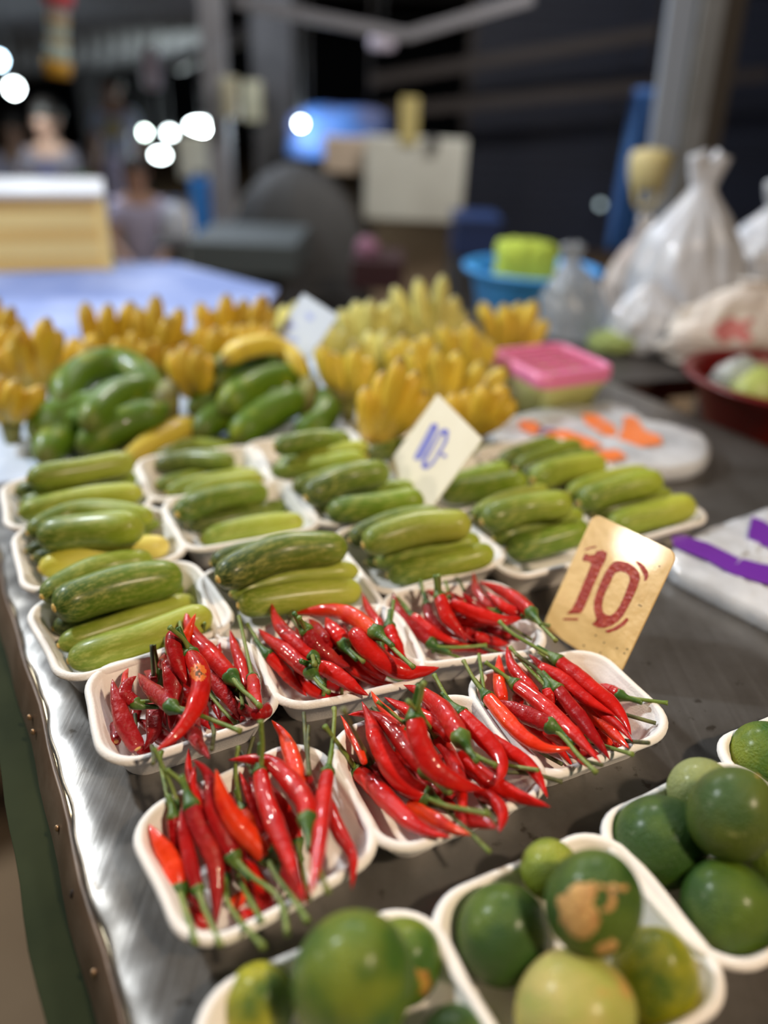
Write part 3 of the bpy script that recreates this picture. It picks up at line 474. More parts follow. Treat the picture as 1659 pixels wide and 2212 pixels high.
def chilli(k, c, wpx, body, stem, flag=''):
    x0, y0, s = CROP[k]; cv = lambda L: np.array([(x0+x/s, y0+y/s) for x, y in L], float)
    B = catmull(cv(body), 16); mid = Pz(*B[8], .025); _, dd = project(mid); r = wpx/s/2*float(dd)/F*1.06
    u = np.linspace(0, 1, 16); pr = np.minimum(.84+.9*u, 1)*np.clip(1-np.maximum(u-.48, 0)**1.6*2.3, .13, 1)
    P, dep, za, zb = solve(B, r*pr, .006+r, .006+r*.8, tol=.74)
    n = 90 if flag == 'rot' else 34; Q = catmull(P, n); uu = np.linspace(0, 1, n); f = np.minimum(.82+1.1*uu, 1)*(1-np.clip((uu-.38)/.62, 0, 1)**1.8*.92)
    f[-1] = .03; f[-2] *= .75; f[0] *= .86
    ph = random.random()*9; f = f*(1+.035*np.sin(uu*17+ph)+.02*np.sin(uu*43+2*ph)); sw = np.array([random.gauss(0, 1) for _ in range(3)])
    Q += np.outer(np.sin(uu*math.pi*3+ph)*.0004, sw/np.linalg.norm(sw))
    am = 1.5*random.random(); o = sweep('red_chilli', Q, r*f, CH[c], seg=36 if flag == 'rot' else 14, cross=lambda a: 1+.05*math.cos(3*a+ph)+.03*math.cos(5*a+ph))
    T0 = Q[0]-Q[2]; T0 /= np.linalg.norm(T0)
    if flag == 'cut':
        sweep('cut_end', [Q[0]-T0*.0006, Q[0]+T0*.0006], [r*.42, r*.34], PALE, o, seg=10)['label'] = 'pale orange cut end without stem'
    if flag == 'rot':
        me = o.data; me.materials.append(ROT); me.materials.append(mat('rotten_centre', (.13, .055, .015), .6, noise=((.30, .10, .02), 300, 2, .4, .7), bump=.6, bscale=400))
        cpx = np.array([x0+925/s, y0+572/s])
        vw = np.array([(o.matrix_world @ v.co)[:] for v in me.vertices]); pp, _ = project(vw)
        for p in me.polygons:
            q = pp[list(p.vertices)].mean(0)
            g = ((q[0]-cpx[0])/17)**2+((q[1]-cpx[1])/20)**2+.30*math.sin(q[0]*.5)*math.sin(q[1]*.45)
            if len(p.vertices) == 4 and g < 1: p.material_index = 2 if g < .16 else 1
    if stem:
        SP = cv(stem); sb = np.hypot(*(SP[0]-B[0])) < 12; SP = catmull(SP, 14); us = np.linspace(0, 1, 14)
        if sb:
            zs = za+(za-zb)*.15; Pp, dp, _, _ = solve(SP, np.full(14, .0010), za, min(max(za+.004, .010), .07), tol=.9, ends='end')
            Pp = np.vstack([Q[0]-T0*.002, Pp[1:]]); rr = .00145+.0007*np.exp(-us*9)+.0007*np.clip(us-.92, 0, 1)*10
            st = sweep('stem', catmull(Pp, 20), np.interp(np.linspace(0, 1, 20), us, rr)*(r/.006)**.3, STEMDRY if flag == 'dry' else STEM, o, seg=8)
            # calyx: a little cone hugging the shoulder
            d2 = Pp[3]-Pp[0]; d2 /= np.linalg.norm(d2); c0 = Q[0]-T0*r*.35
            cp = catmull([c0, Q[0]+T0*r*.2, Q[0]+T0*r*.7+d2*r*.3, Q[0]+T0*r*.8+d2*r*1.1, Q[0]+T0*r*.8+d2*r*2.6], 14); cr_ = np.interp(np.linspace(0, 1, 14), [0, .06, .16, .32, .55, 1], [r*.90, r*.97, r*.90, r*.60, r*.36, .0018])
            sweep('calyx', cp, cr_, CALYX, o, seg=12, cross=lambda a: 1+.08*math.cos(5*a))
        else:
            Pp, dp, _, _ = solve(SP, np.full(14, .0012), .012, .016, tol=.9)
            sweep('stem', catmull(Pp, 18), np.full(18, .0014), STEMDRY if c == 'd' else STEM, o, seg=8)
    ALLCH.append([k, c, B.mean(0), o, body, stem, flag])
# the bottom layer of each pile, only glimpsed between the chillies above it
LAY = {'T1': (62, 6), 'T2': (-38, 5), 'T3': (-32, 5), 'T4': (-72, 6), 'T5': (-45, 5), 'T6': (-42, 5)}
for k in ('T3', 'T2', 'T1', 'T6', 'T5', 'T4'):
    x0, y0, s = CROP[k]; allp = np.array([np.mean(e[2], 0) for e in CHI[k]]); cen = allp.mean(0); sd = allp.std(0); ang, nn = LAY[k]; fill = []
    for i in range(nn):
        a = math.radians(ang+random.uniform(-22, 22)); t = (i-(nn-1)/2)/nn*2.4; c = cen+np.array([math.sin(a), math.cos(a)])*0+np.array([-math.sin(math.radians(ang)), math.cos(math.radians(ang))])*t*sd.mean()*.85; L_ = .030*s*F/.50*.9
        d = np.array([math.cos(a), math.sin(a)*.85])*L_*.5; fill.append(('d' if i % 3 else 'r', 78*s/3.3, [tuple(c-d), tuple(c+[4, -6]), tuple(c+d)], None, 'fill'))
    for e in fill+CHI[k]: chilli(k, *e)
for k in CHI:
    L_ = sorted([q for q in ALLCH if q[0] == k], key=lambda q: q[2][0]+(9999 if q[6] == 'fill' else 0))
    for i, q in enumerate(L_):
        w = CW[q[1]]+' chilli'
        if q[6] == 'fill': nf = sum(1 for z in L_ if z[6] == 'fill'); tag(q[3], CW[q[1]]+' chilli in the bottom layer, '+ordn(i-len(L_)+nf)+' from left in '+TRN[k], 'chilli', 'bottom layer chillies in '+TRN[k]); continue
        if q[6] == 'rot': lab = 'red chilli with an orange rotten patch on top in '+TRN[k]
        elif q[6] == 'cut': lab = CW[q[1]]+' chilli with a pale cut end in '+TRN[k]
        else:
            st = ' with green stem' if q[5] else ''
            lab = f"{w}{st}, {ordn(i)} from left in {TRN[k]}"
        if len(lab.replace('-', ' ').split()) > 15: lab = lab.replace(' with green stem', '')
        tag(q[3], lab, 'chilli', 'red chillies in '+TRN[k])
# ------------------------------------------------------------------ limes
def lime_mat(name, a, b, patch=None, ps=(.5, .6)):
    m = mat(name, a, .40, coat=.18, spec=.42, noise=(b, 32, 6, .42, .60), bump=.9, bscale=650)
    m.node_tree.nodes['Principled BSDF'].inputs['Coat Roughness'].default_value = .24
    if patch:
        nt = m.node_tree; L = nt.links; bs = nt.nodes['Principled BSDF']; tc = nt.nodes.new('ShaderNodeTexCoord')
        n = nt.nodes.new('ShaderNodeTexNoise'); n.inputs['Scale'].default_value = 55; n.inputs['Detail'].default_value = 3; L.new(tc.outputs['Object'], n.inputs[0])
        mr = nt.nodes.new('ShaderNodeMapRange'); mr.inputs[1].default_value = ps[0]; mr.inputs[2].default_value = ps[1]; L.new(n.outputs[0], mr.inputs[0])
        mx = nt.nodes.new('ShaderNodeMix'); mx.data_type = 'RGBA'; L.new(mr.outputs[0], mx.inputs[0]); L.new(nt.nodes[m['mix']].outputs[2], mx.inputs[6]); mx.inputs[7].default_value = (*patch, 1); L.new(mx.outputs[2], bs.inputs['Base Color'])
    return m
LM = {'dark': lime_mat('lime_dark', (.022, .075, .003), (.085, .150, .006)), 'green': lime_mat('lime_green', (.040, .120, .003), (.17, .23, .006)), 'yg': lime_mat('lime_yellow_green', (.07, .140, .003), (.42, .40, .01)),
      'pale': lime_mat('lime_pale', (.17, .23, .06), (.30, .34, .12)), 'yellow': lime_mat('lime_yellow', (.55, .46, .14), (.42, .45, .09), (.62, .36, .10), (.56, .68)), 'bright': lime_mat('lime_bright', (.22, .29, .02), (.38, .40, .05)),
      'speck': lime_mat('lime_speckled', (.035, .085, .006), (.09, .13, .010), (.42, .42, .14), (.66, .72))}
SCAR = mat('tan_scar', (.62, .36, .12), .65, noise=((.42, .20, .06), 120, 4, .45, .7), bump=.9, bscale=260)
LIMES = {'L4': [('green', 76, 1, (1655, 1636), .1, 'green lime in the rearmost lime tray, cut by the frame'), ('dark', 74, 1, (1790, 1700), .3, None)],
 'L3': [('pale', 68, 1.05, (1515, 1706), .2, 'pale speckled lime at the back of the third lime tray'), ('green', 84, 1, (1676, 1850), .3, 'green lime at right behind the front lime of the third tray'), ('dark', 98, 1.08, (1424, 1818), .6, 'dark green lime at the left of the third lime tray'),
        ('dark', 95, 1.0, (1573, 1958), .2, 'dull dark green lime at the front of the third lime tray'), ('speck', 97, 1.12, (1582, 1758), 1.2, 'large glossy lime with pale specks, lying on top in the third tray')],
 'L2': [('bright', 62, 1, (1188, 1878), .2, 'small yellow-green lime at the back of the second lime tray'), ('dark', 102, 1.06, (1086, 2018), 1.3, 'dark green lime at the left of the second lime tray'), ('yg', 98, 1.22, (1412, 2112), 1.35, 'green and yellow lime at the right of the second lime tray'),
        ('yellow', 124, 1.05, (1240, 2188), .5, 'large pale yellow lime at the front of the second lime tray'), ('dark', 108, 1.14, (1281, 1950), 1.25, 'green lime with a rough tan scar, on top in the second tray')],
 'L1': [('green', 88, 1.1, (868, 2078), 1.0, 'green lime with a brown scarred side, behind the biggest lime'), ('yg', 80, 1.05, (560, 2168), 1.2, 'small green lime left of the biggest lime'), ('dark', 80, 1.0, (985, 2262), .2, 'dark lime at the right end of the nearest lime tray'), ('green', 138, 1.12, (762, 2118), 1.3, 'biggest lime, green with a pale stalk dot, nearest the table edge')]}
LIMP = []
for k in ('L4', 'L3', 'L2', 'L1'):
    for (mn, rpx, el, c, ang, lab) in LIMES[k]:
        r = .02
        for _ in range(12):
            w = Pz(*c, .0048+r*.97); _, dd = project(w); r = rpx*float(dd)/F/math.sqrt(el)
        z0 = .0048+r*.96; best = z0
        for _ in range(60):
            w = Pz(*c, best); v = 0
            for (q, qr) in LIMP:
                dist = np.linalg.norm(w-q)
                if dist < (r+qr)*.96: v = max(v, (r+qr)*.96-dist)
            for rr_, zz in (((.55, .83), (.8, .6), (.95, .31)) if mn in ('bright', 'pale') and best < z0+.012 else ()):
                aa = np.linspace(0, 2*math.pi, 24); hx = tray_h(w[0]+rr_*r*np.cos(aa), w[1]+rr_*r*np.sin(aa)).max(); v = max(v, (hx+.0005-(w[2]-TZ-zz*r))*.8)
            if v < 1e-4: break
            best += v*.5

        w = Pz(*c, best); _, dd = project(w); r = rpx*float(dd)/F/math.sqrt(el); LIMP.append((w, r))
        bm = bmesh.new(); bmesh.ops.create_uvsphere(bm, u_segments=40, v_segments=28, radius=1)
        for v in bm.verts:
            t = v.co.z; g = 1+.06*abs(t)**9*(1 if t > 0 else .6); v.co *= g; v.co.z *= el
            v.co *= 1+.008*math.sin(3*v.co.x+2*v.co.z+rpx)
        ax = Vector(M[0]*math.cos(ang)-M[1]*math.sin(ang)-M[2]*.35).normalized()
        bmesh.ops.transform(bm, matrix=Matrix.Translation(Vector(w)) @ ax.to_track_quat('Z', 'Y').to_matrix().to_4x4() @ Matrix.Scale(r, 4), verts=bm.verts[:])
        o = frombm('lime', bm, LM[mn], None, True)
        tag(o, lab or 'dark green lime mostly outside the frame in the rearmost lime tray', 'lime', 'limes in '+TRN[k])
        # stalk scar button at one pole
        p0 = np.array(w)+np.array(ax)*r*el*1.035; bb = sweep('stalk_scar', [p0-np.array(ax)*.001, p0+np.array(ax)*.0004], [r*.07, r*.05], PALE, o, seg=9)
        def patch(outl, mt_, name='scar', lab2=None):
            pts = []
            o2 = o.matrix_world; inv = o2.inverted(); V = []; Fc = []
            dg = bpy.context.evaluated_depsgraph_get() if False else None
            from mathutils.bvhtree import BVHTree
            bv = BVHTree.FromPolygons([o2 @ v.co for v in o.data.vertices], [p.vertices[:] for p in o.data.polygons])
            cpx = np.mean(outl, 0); n = len(outl)
            rings = [0, .25, .5, .75, 1]
            for t in rings:
                for (x, y) in outl:
                    q = cpx+(np.array((x, y))-cpx)*max(t, .02); d = Vector(ray(*q)).normalized(); hit = bv.ray_cast(Vector(CAM), d)
                    if hit[0] is None: hit = (Vector(w), None)
                    off = .0007*(1 if t < 1 else -.3)+.0003*math.sin(q[0]*.9)*math.cos(q[1]*.8)*(t < 1); V.append((hit[0]-d*off)[:])
            for i in range(len(rings)-1):
                for j in range(n): m_ = (j+1) % n; Fc.append((i*n+j, i*n+m_, (i+1)*n+m_, (i+1)*n+j))
            s = pyd(name, V, Fc, mt_, o, True); 
            if lab2: s['label'] = lab2
        cv7 = lambda L: [(900+x/2.186, 1500+y/2.186) for x, y in L]
        if lab and 'rough tan scar' in lab:
            big = [(760, 872), (800, 885), (840, 870), (862, 905), (850, 950), (835, 985), (862, 1020), (876, 1070), (862, 1130), (820, 1165), (775, 1180), (735, 1160), (700, 1130), (662, 1090), (668, 1040), (648, 990), (655, 945), (690, 935), (720, 895)]
            patch(cv7(big), SCAR, lab2='rough tan main scar')
            patch(cv7([(850, 890), (880, 905), (930, 890), (960, 905), (1000, 898), (1008, 915), (985, 935), (960, 925), (930, 918), (895, 925), (850, 915)]), SCAR)
            patch(cv7([(905, 920), (925, 915), (945, 960), (940, 1005), (915, 1030), (870, 1032), (868, 1018), (905, 1010), (925, 985), (915, 950)]), SCAR)
            patch(cv7([(830, 1200), (870, 1170), (905, 1165), (925, 1150), (955, 1170), (950, 1200), (920, 1225), (870, 1240), (835, 1230)]), SCAR)
        if lab and 'brown scarred' in lab:
            patch([(895, 2085), (925, 2092), (938, 2120), (940, 2150), (920, 2195), (900, 2200), (898, 2150)], mat('brown_scar', (.30, .13, .02), .6, noise=((.5, .32, .05), 80, 3, .4, .7), bump=.5, bscale=200))
            patch([(845, 2072), (850, 2070), (852, 2075), (846, 2078)], PALE)
# ------------------------------------------------------------------ price signs
def plane_sign(px4, zbl, zbr, lab, material, th=.0016, rnd=.008, group=None):
    """px4: bottom left, bottom right, top right, top left corners in the photo; rests on its two bottom corners"""
    BL, BR = Pz(*px4[0], zbl), Pz(*px4[1], zbr); e = BR-BL; D = ray(*px4[3]); best = None
    for t in np.linspace(.2, 2.2, 4001):
        TL = CAM+D*t/np.linalg.norm(D); c = abs((TL-BL) @ e)/np.linalg.norm(TL-BL)/np.linalg.norm(e)
        if best is None or c < best[0]: best = (c, TL)
    TL = best[1]; up = TL-BL; ex = e/np.linalg.norm(e); up -= ex*(up @ ex); uy = up/np.linalg.norm(up); n = np.cross(ex, uy)
    if n @ (CAM-BL) < 0: n = -n
    w, h = np.linalg.norm(e), np.linalg.norm(up); pts = []
    for cx_, cy_, a0 in ((rnd, rnd, 180), (w-rnd, rnd, 270), (w-rnd, h-rnd, 0), (rnd, h-rnd, 90)):
        for i in range(6): a = math.radians(a0+18*i); pts.append(BL+ex*(cx_+rnd*math.cos(a))+uy*(cy_+rnd*math.sin(a)))
    o = poly_slab('price_sign', pts, th, -n, material); tag(o, lab, 'sign', group)
    return o, BL, n, (w, h), ex, uy
def paint(o, BL, n, outl, m, name, lift=.00025, hole=None, lab=None):
    def U(p): d = ray(*p); t = ((BL-CAM) @ n)/(d @ n); return CAM+d*t+n*lift
    if hole is None: s = poly_slab(name, [U(p) for p in outl], .0002, -n, m, o)
    else:
        V = [U(p) for p in outl]+[U(p) for p in hole]; k = len(outl); s = pyd(name, V, [(i, (i+1) % k, k+(i+1) % k, k+i) for i in range(k)], m, o, False)
    if lab: s['label'] = lab
    return s
YEL = mat('sign_yellow', (.88, .60, .25), .34, noise=((.74, .48, .18), 25, 6, .4, .75, (1, 1, 3)), bump=.35, bscale=120, coat=.35)
CREAM = mat('sign_cream', (.90, .83, .66), .5, noise=((.84, .76, .58), 20, 4, .4, .8)); WHT = mat('sign_white', (.52, .58, .68), .6)
RED = mat('sign_red_paint', (.36, .025, .015), .35, noise=((.50, .07, .03), 160, 4, .45, .7), bump=.6, bscale=300); BLUE = mat('sign_blue_ink', (.22, .23, .62), .6); BLUE2 = mat('sign_blue_ink_dark', (.14, .14, .62), .6); PALEB = mat('sign_faint_ink', (.30, .36, .68), .6)
o, BL, n, wh, ex, uy = plane_sign(((1172, 1352), (1334, 1464), (1451, 1182), (1283, 1108)), .004, .012, 'yellow price sign with a hand painted red 10, behind the right front chilli tray', YEL)
print('SIGN', wh, n)
c8 = lambda L: [(1150+x/5.027, 1080+y/5.027) for x, y in L]
paint(o, BL, n, c8([(575, 580), (620, 600), (680, 590), (700, 555), (760, 545), (812, 570), (800, 640), (770, 700), (745, 745), (700, 850), (650, 960), (610, 1060), (575, 1140), (545, 1205), (520, 1230), (440, 1235), (372, 1238), (425, 1190), (465, 1120), (500, 1040), (545, 930), (600, 800), (640, 700), (625, 675), (590, 665), (545, 660), (548, 630)]), RED, 'numeral', lab='red painted figure 1')
outer = [(650, 1350), (700, 1320), (690, 1270), (668, 1180), (672, 1090), (700, 1000), (740, 900), (790, 790), (840, 715), (890, 670), (960, 660), (1040, 680), (1110, 725), (1160, 790), (1170, 850), (1140, 950), (1090, 1060), (1040, 1160), (990, 1250), (930, 1320), (860, 1365), (780, 1390), (710, 1385)]
inner = [(775, 1225), (772, 1215), (765, 1205), (757, 1150), (765, 1090), (785, 1020), (820, 950), (855, 880), (880, 820), (905, 790), (950, 775), (1010, 785), (1050, 820), (1060, 850), (1058, 880), (1035, 950), (1000, 1040), (965, 1120), (925, 1190), (885, 1235), (850, 1255), (820, 1250), (795, 1240)]
paint(o, BL, n, c8(outer), RED, 'numeral', hole=c8(inner), lab='red painted figure 0')
for L_ in ([(335, 1285), (495, 1283), (500, 1305), (335, 1303)], [(1115, 662), (1160, 670), (1215, 715), (1255, 780), (1258, 830), (1240, 872), (1215, 880), (1220, 840), (1200, 790), (1165, 725)], [(795, 1415), (870, 1395), (960, 1340), (1025, 1278), (1048, 1300), (1000, 1360), (920, 1410), (830, 1442), (800, 1438)], [(570, 535), (640, 510), (700, 500), (690, 515), (640, 525), (575, 548)]):
    paint(o, BL, n, c8(L_), RED, 'paint_stroke')
pdirt = mat('sign_chip', (.16, .10, .05), .7)
for (x, y) in ((1000, 1665), (1030, 1620), (780, 1550), (1180, 1150), (1160, 1140), (1380, 720), (690, 1470), (560, 1580), (920, 1610), (740, 1660)):
    paint(o, BL, n, c8([(x-9, y-5), (x+7, y-8), (x+9, y+6), (x-6, y+8)]), pdirt, 'chip')
o, BL, n, wh, ex, uy = plane_sign(((836, 1006), (920, 1112), (1043, 908), (945, 851)), .045, .028, 'cream price sign with a blue 10 standing between the cucumber trays', CREAM, rnd=.002)
print('SIGN', wh, n)
c3 = lambda L: [(620+x/3.456, 880+y/3.456) for x, y in L]
paint(o, BL, n, c3([(1065, 150), (1085, 120), (1125, 125), (1128, 155), (1080, 260), (1020, 370), (990, 395), (950, 390), (950, 365), (1010, 255)]), BLUE, 'numeral', lab='blue figure 1')
paint(o, BL, n, c3([(1145, 170), (1185, 155), (1210, 175), (1200, 250), (1150, 340), (1095, 425), (1040, 465), (1005, 450), (1010, 400), (1060, 320), (1110, 235)]), BLUE, 'numeral', hole=c3([(1160, 195), (1178, 180), (1182, 195), (1170, 250), (1130, 330), (1080, 405), (1045, 435), (1032, 432), (1040, 405), (1085, 325), (1130, 245)]), lab='blue figure 0')
for L_ in ([(1078, 130), (1115, 128), (1112, 160), (1075, 162)], [(1158, 175), (1190, 172), (1190, 205), (1155, 205)], [(1012, 415), (1045, 410), (1042, 445), (1010, 445)], [(1160, 345), (1192, 350), (1190, 375), (1160, 372)], [(1125, 322), (1155, 332), (1152, 346), (1122, 336)]): paint(o, BL, n, c3(L_), BLUE2, 'ink_mark', lift=.0006)
o, BL, n, wh, ex, uy = plane_sign(((583, 740), (655, 792), (737, 652), (655, 634)), .09, .075, 'white price sign with faint blue writing among the yellow bananas', WHT, rnd=.002)
print('SIGN', wh, n)
c2 = lambda L: [(380+x/3.77, 600+y/3.77) for x, y in L]
for L_ in ([(900, 350), (960, 375), (990, 400), (930, 420), (880, 440), (890, 400)], [(1060, 280), (1120, 300), (1115, 350), (1065, 340)], [(880, 470), (1000, 500), (990, 530), (880, 500)]): paint(o, BL, n, c2(L_), PALEB, 'ink_mark')
# ------------------------------------------------------------------ bananas
def ban_mat(name, base, tip, shade, blot=None):
    m = bpy.data.materials.new(name); m.use_nodes = True; nt = m.node_tree; b = nt.nodes['Principled BSDF']; L = nt.links; N = nt.nodes.new
    tc = N('ShaderNodeTexCoord'); sx = N('ShaderNodeSeparateXYZ'); L.new(tc.outputs['UV'], sx.inputs[0]); cr = N('ShaderNodeValToRGB'); e = cr.color_ramp.elements
    e[0].position = 0; e[0].color = (*shade, 1); e[1].position = 1; e[1].color = (*tip, 1); a = e.new(.16); a.color = (*base, 1); a = e.new(.90); a.color = (*base, 1); L.new(sx.outputs[0], cr.inputs[0])
    n = N('ShaderNodeTexNoise'); n.inputs['Scale'].default_value = 35; n.inputs['Detail'].default_value = 3; oi = N('ShaderNodeObjectInfo'); ad = N('ShaderNodeVectorMath'); L.new(tc.outputs['Object'], ad.inputs[0]); L.new(oi.outputs['Random'], ad.inputs[1]); L.new(ad.outputs[0], n.inputs[0])
    mr = N('ShaderNodeMapRange'); L.new(n.outputs[0], mr.inputs[0]); mr.inputs[1].default_value = .56; mr.inputs[2].default_value = .72; mx = N('ShaderNodeMix'); mx.data_type = 'RGBA'; L.new(mr.outputs[0], mx.inputs[0]); L.new(cr.outputs[0], mx.inputs[6]); mx.inputs[7].default_value = (*(blot or tuple(.6*c for c in base)), 1)
    hs = N('ShaderNodeHueSaturation'); L.new(mx.outputs[2], hs.inputs['Color']); m2 = N('ShaderNodeMapRange'); L.new(oi.outputs['Random'], m2.inputs[0]); m2.inputs[3].default_value = .82; m2.inputs[4].default_value = 1.12; L.new(m2.outputs[0], hs.inputs['Value']); L.new(hs.outputs[0], b.inputs['Base Color'])
    b.inputs['Roughness'].default_value = .48; b.inputs['Specular IOR Level'].default_value = .35; b.inputs['Coat Weight'].default_value = .1; return m
BM = {'o': ban_mat('banana_ripe', (.64, .42, .035), (.16, .11, .02), (.52, .44, .05), (.52, .27, .02)), 'y': ban_mat('banana_yellow', (.70, .53, .06), (.14, .10, .03), (.45, .46, .08), (.50, .34, .05)),
      'p': ban_mat('banana_pale', (.72, .68, .22), (.28, .26, .10), (.35, .44, .12), (.56, .52, .14)), 'g': ban_mat('banana_green', (.085, .165, .006), (.13, .15, .03), (.08, .18, .010), (.21, .26, .010))}
CROWN = mat('banana_crown', (.22, .22, .05), .6, noise=((.09, .06, .02), 40, 3, .4, .7))
def finger(P, r, m, par, name='banana', plain=False):
    n = 18; Q = catmull(P, n); u = np.linspace(0, 1, n)
    f = np.interp(u, [0, .06, .2, .5, .82, .93, .98, 1], [.34, .42, .88, 1, .97, .74, .36, .20])
    return sweep(name, Q, r*f, m, par, seg=12, cross=lambda a: 1+.055*math.cos(5*a))
def hand(label, crown, tips, wpx, c, zc=.035, bulge=.014, dy=.0, group='yellow banana hands at the back of the table'):
    """a hand standing on its crown: every finger rises from the crown to its own tip"""
    C0 = Pz(*crown, zc); e = empty('banana_hand', [C0[0], C0[1], TZ+.001]); n = len(tips)
    for i, t in enumerate(tips):
        Y = C0[1]-.012-.014*math.sin(math.pi*(i+.5)/n)+dy+(.012 if i % 2 else 0); T = Pd(*t, Y); r = wpx*.95/2*(C0[1]*.88+.19)/F
        if T[2] < TZ+r: T[2] = TZ+r
        mid = (C0+T)/2+np.array([(T[0]-C0[0])*.12, -bulge-.004*(i % 2), 0]); q1 = C0*.75+T*.25+np.array([(T[0]-C0[0])*.15, -bulge*.7, 0]); q3 = C0*.22+T*.78+np.array([(T[0]-C0[0])*.05, -bulge*.7, 0])
        finger([C0, q1, mid, q3, T], r, BM[c], e)
    s = sweep('crown', [C0+[0, .012, .008], C0+[0, .002, -.004], [C0[0], C0[1]-.004, TZ+.003]], [.011, .014, .009], CROWN, e, seg=9)
    tag(e, label, 'bananas', group); return e
HN = [
 ('ripe banana hand at the far back left beside the blue cloth', (-10, 800), [(-45, 660), (-8, 640), (28, 662), (48, 690)], 38, 'o', 1),
 ('pale yellow banana hand at the back behind the blue white sign', (640, 765), [(590, 690), (612, 660), (640, 650), (672, 668)], 34, 'p', 1),
 ('banana hand at the back left with four upright fingers', (235, 800), [(184, 652), (208, 690), (236, 655), (262, 692), (286, 650)], 38, 'o', 1),
 ('banana hand at the back, directly above the first green hand', (345, 810), [(300, 662), (338, 636), (366, 682), (392, 664), (318, 705)], 38, 'o', 1),
 ('banana hand at the back with the tallest fingers, left of the white sign', (495, 800), [(432, 652), (462, 668), (490, 634), (530, 645), (572, 636), (590, 662)], 38, 'o', 1),
 ('pale banana hand right of the white sign', (800, 770), [(735, 668), (768, 650), (800, 646), (838, 652), (872, 672)], 38, 'p', 1),
 ('tallest pale yellow banana hand in the back row', (930, 770), [(850, 618), (878, 660), (903, 600), (935, 640), (958, 592), (985, 640), (1004, 672)], 36, 'p', 1),
 ('banana hand in front of the blue basin, right end of the back row', (1095, 770), [(1040, 652), (1068, 680), (1088, 655), (1122, 652), (1154, 648), (1180, 692)], 36, 'y', 1),
 ('pale banana hand lying in the second row left of the white sign', (560, 790), [(400, 742), (412, 776), (470, 725), (520, 715), (560, 720)], 38, 'p', 0),
 ('pale green banana hand in the second row right of the white sign', (830, 830), [(760, 735), (795, 715), (830, 712), (868, 730), (895, 752)], 38, 'p', 0),
 ('upright orange yellow banana hand at the left edge', (80, 835), [(-5, 755), (25, 738), (45, 702), (72, 730), (104, 685), (130, 712)], 44, 'o', 0),
 ('ripe banana hand behind the left green hand', (180, 815), [(128, 750), (165, 728), (190, 742), (212, 720)], 42, 'o', 0),
 ('ripe banana hand partly hidden by the left green hand', (330, 815), [(250, 728), (288, 712), (322, 735), (350, 722), (385, 742)], 42, 'o', 0),
 ('bright yellow banana hand with two long front fingers right of the white sign', (752, 862), [(690, 742), (722, 760), (770, 748), (800, 772)], 42, 'y', 0),
 ('bright banana hand fanning right above the cream sign', (950, 880), [(885, 752), (900, 770), (945, 748), (990, 758), (1045, 780), (1095, 795)], 40, 'y', 0),
 ('orange banana hand left of the cream sign', (800, 950), [(790, 835), (830, 800), (868, 770), (905, 800), (925, 845)], 44, 'o', 0),
 ('stubby orange banana hand right of the cream sign', (1000, 930), [(975, 850), (1010, 842), (1052, 828), (1095, 832), (1112, 862)], 46, 'o', 0),
 ('dark ripe banana hand low at the left edge', (20, 905), [(-30, 840), (0, 812), (38, 820), (62, 842), (95, 835)], 42, 'o', 0),
]
for lab, c, tips, w, col, back in HN: hand(lab, c, tips, w, col)
HN2 = [
 ('ripe banana hand in the second row at the left, behind the upright one', (20, 820), [(-30, 722), (10, 705), (40, 722), (70, 742)], 40, 'o'),
 ('banana hand wedged between the two green hands', (430, 860), [(372, 760), (398, 742), (430, 752), (455, 770)], 42, 'o'),
 ('banana hand in the second row above the right green hand', (450, 815), [(400, 715), (432, 700), (468, 706), (505, 700)], 40, 'o'),
 ('banana hand in the middle row left of the white sign foot', (560, 815), [(520, 700), (552, 690), (580, 700), (600, 720)], 40, 'o'),
 ('small banana hand at the back between the tall pale hands and the sign', (720, 800), [(690, 705), (715, 695), (742, 712)], 36, 'p'),
 ('ripe banana hand in the middle row below the tallest pale hand', (1010, 820), [(952, 700), (985, 712), (1015, 695), (1040, 720), (1062, 735)], 40, 'y'),
 ('yellow banana hand in the middle row, upright, above the cream sign', (900, 850), [(840, 742), (868, 722), (898, 730), (925, 718)], 40, 'y')]
for lab, c, tips, w, col in HN2: hand(lab, c, tips, w, col)
def traced(label, crown, fs, group=None):
    pts0 = Pz(*crown[0], crown[1]); e = empty('banana_hand', [pts0[0], pts0[1], TZ+.001])
    for (px, zt, zm, w, m) in fs:
        pp = [(x/2, 560+y/2) for x, y in px]; n = len(pp); P = []
        for i, p in enumerate(pp):
            t = i/(n-1); z = zt*(1-t)**2+2*zm*t*(1-t)+crown[1]*t*t; P.append(Pz(*p, z))
        P = P[::-1]; _, dd = project(P[n//2]); o = finger(P, w/4*1.34*float(dd)/F, BM[m], e)
        if m == 'y': o['label'] = 'yellow ripening banana'
    s = sweep('crown', [pts0+[0, .02, .012], pts0, [pts0[0]+.002, pts0[1]+.004, TZ+.004]], [.013, .018, .010], CROWN, e, seg=9)
    tag(e, label, 'bananas', group); return e
G1 = traced('hand of large green bananas behind the leftmost cucumber column', ((358, 865), .055), [
 ([(180, 870), (240, 780), (340, 720), (520, 670), (690, 640)], .022, .03, 112, 'g'), ([(165, 790), (200, 700), (300, 655), (500, 620), (700, 610)], .03, .045, 100, 'g'),
 ([(345, 840), (440, 760), (560, 700), (660, 670), (712, 640)], .022, .055, 118, 'g'), ([(375, 730), (440, 640), (540, 575), (650, 560), (715, 600)], .055, .075, 112, 'g'), ([(275, 650), (300, 540), (390, 470), (510, 450), (620, 500), (705, 590)], .05, .095, 112, 'g')], 'large green banana hands')
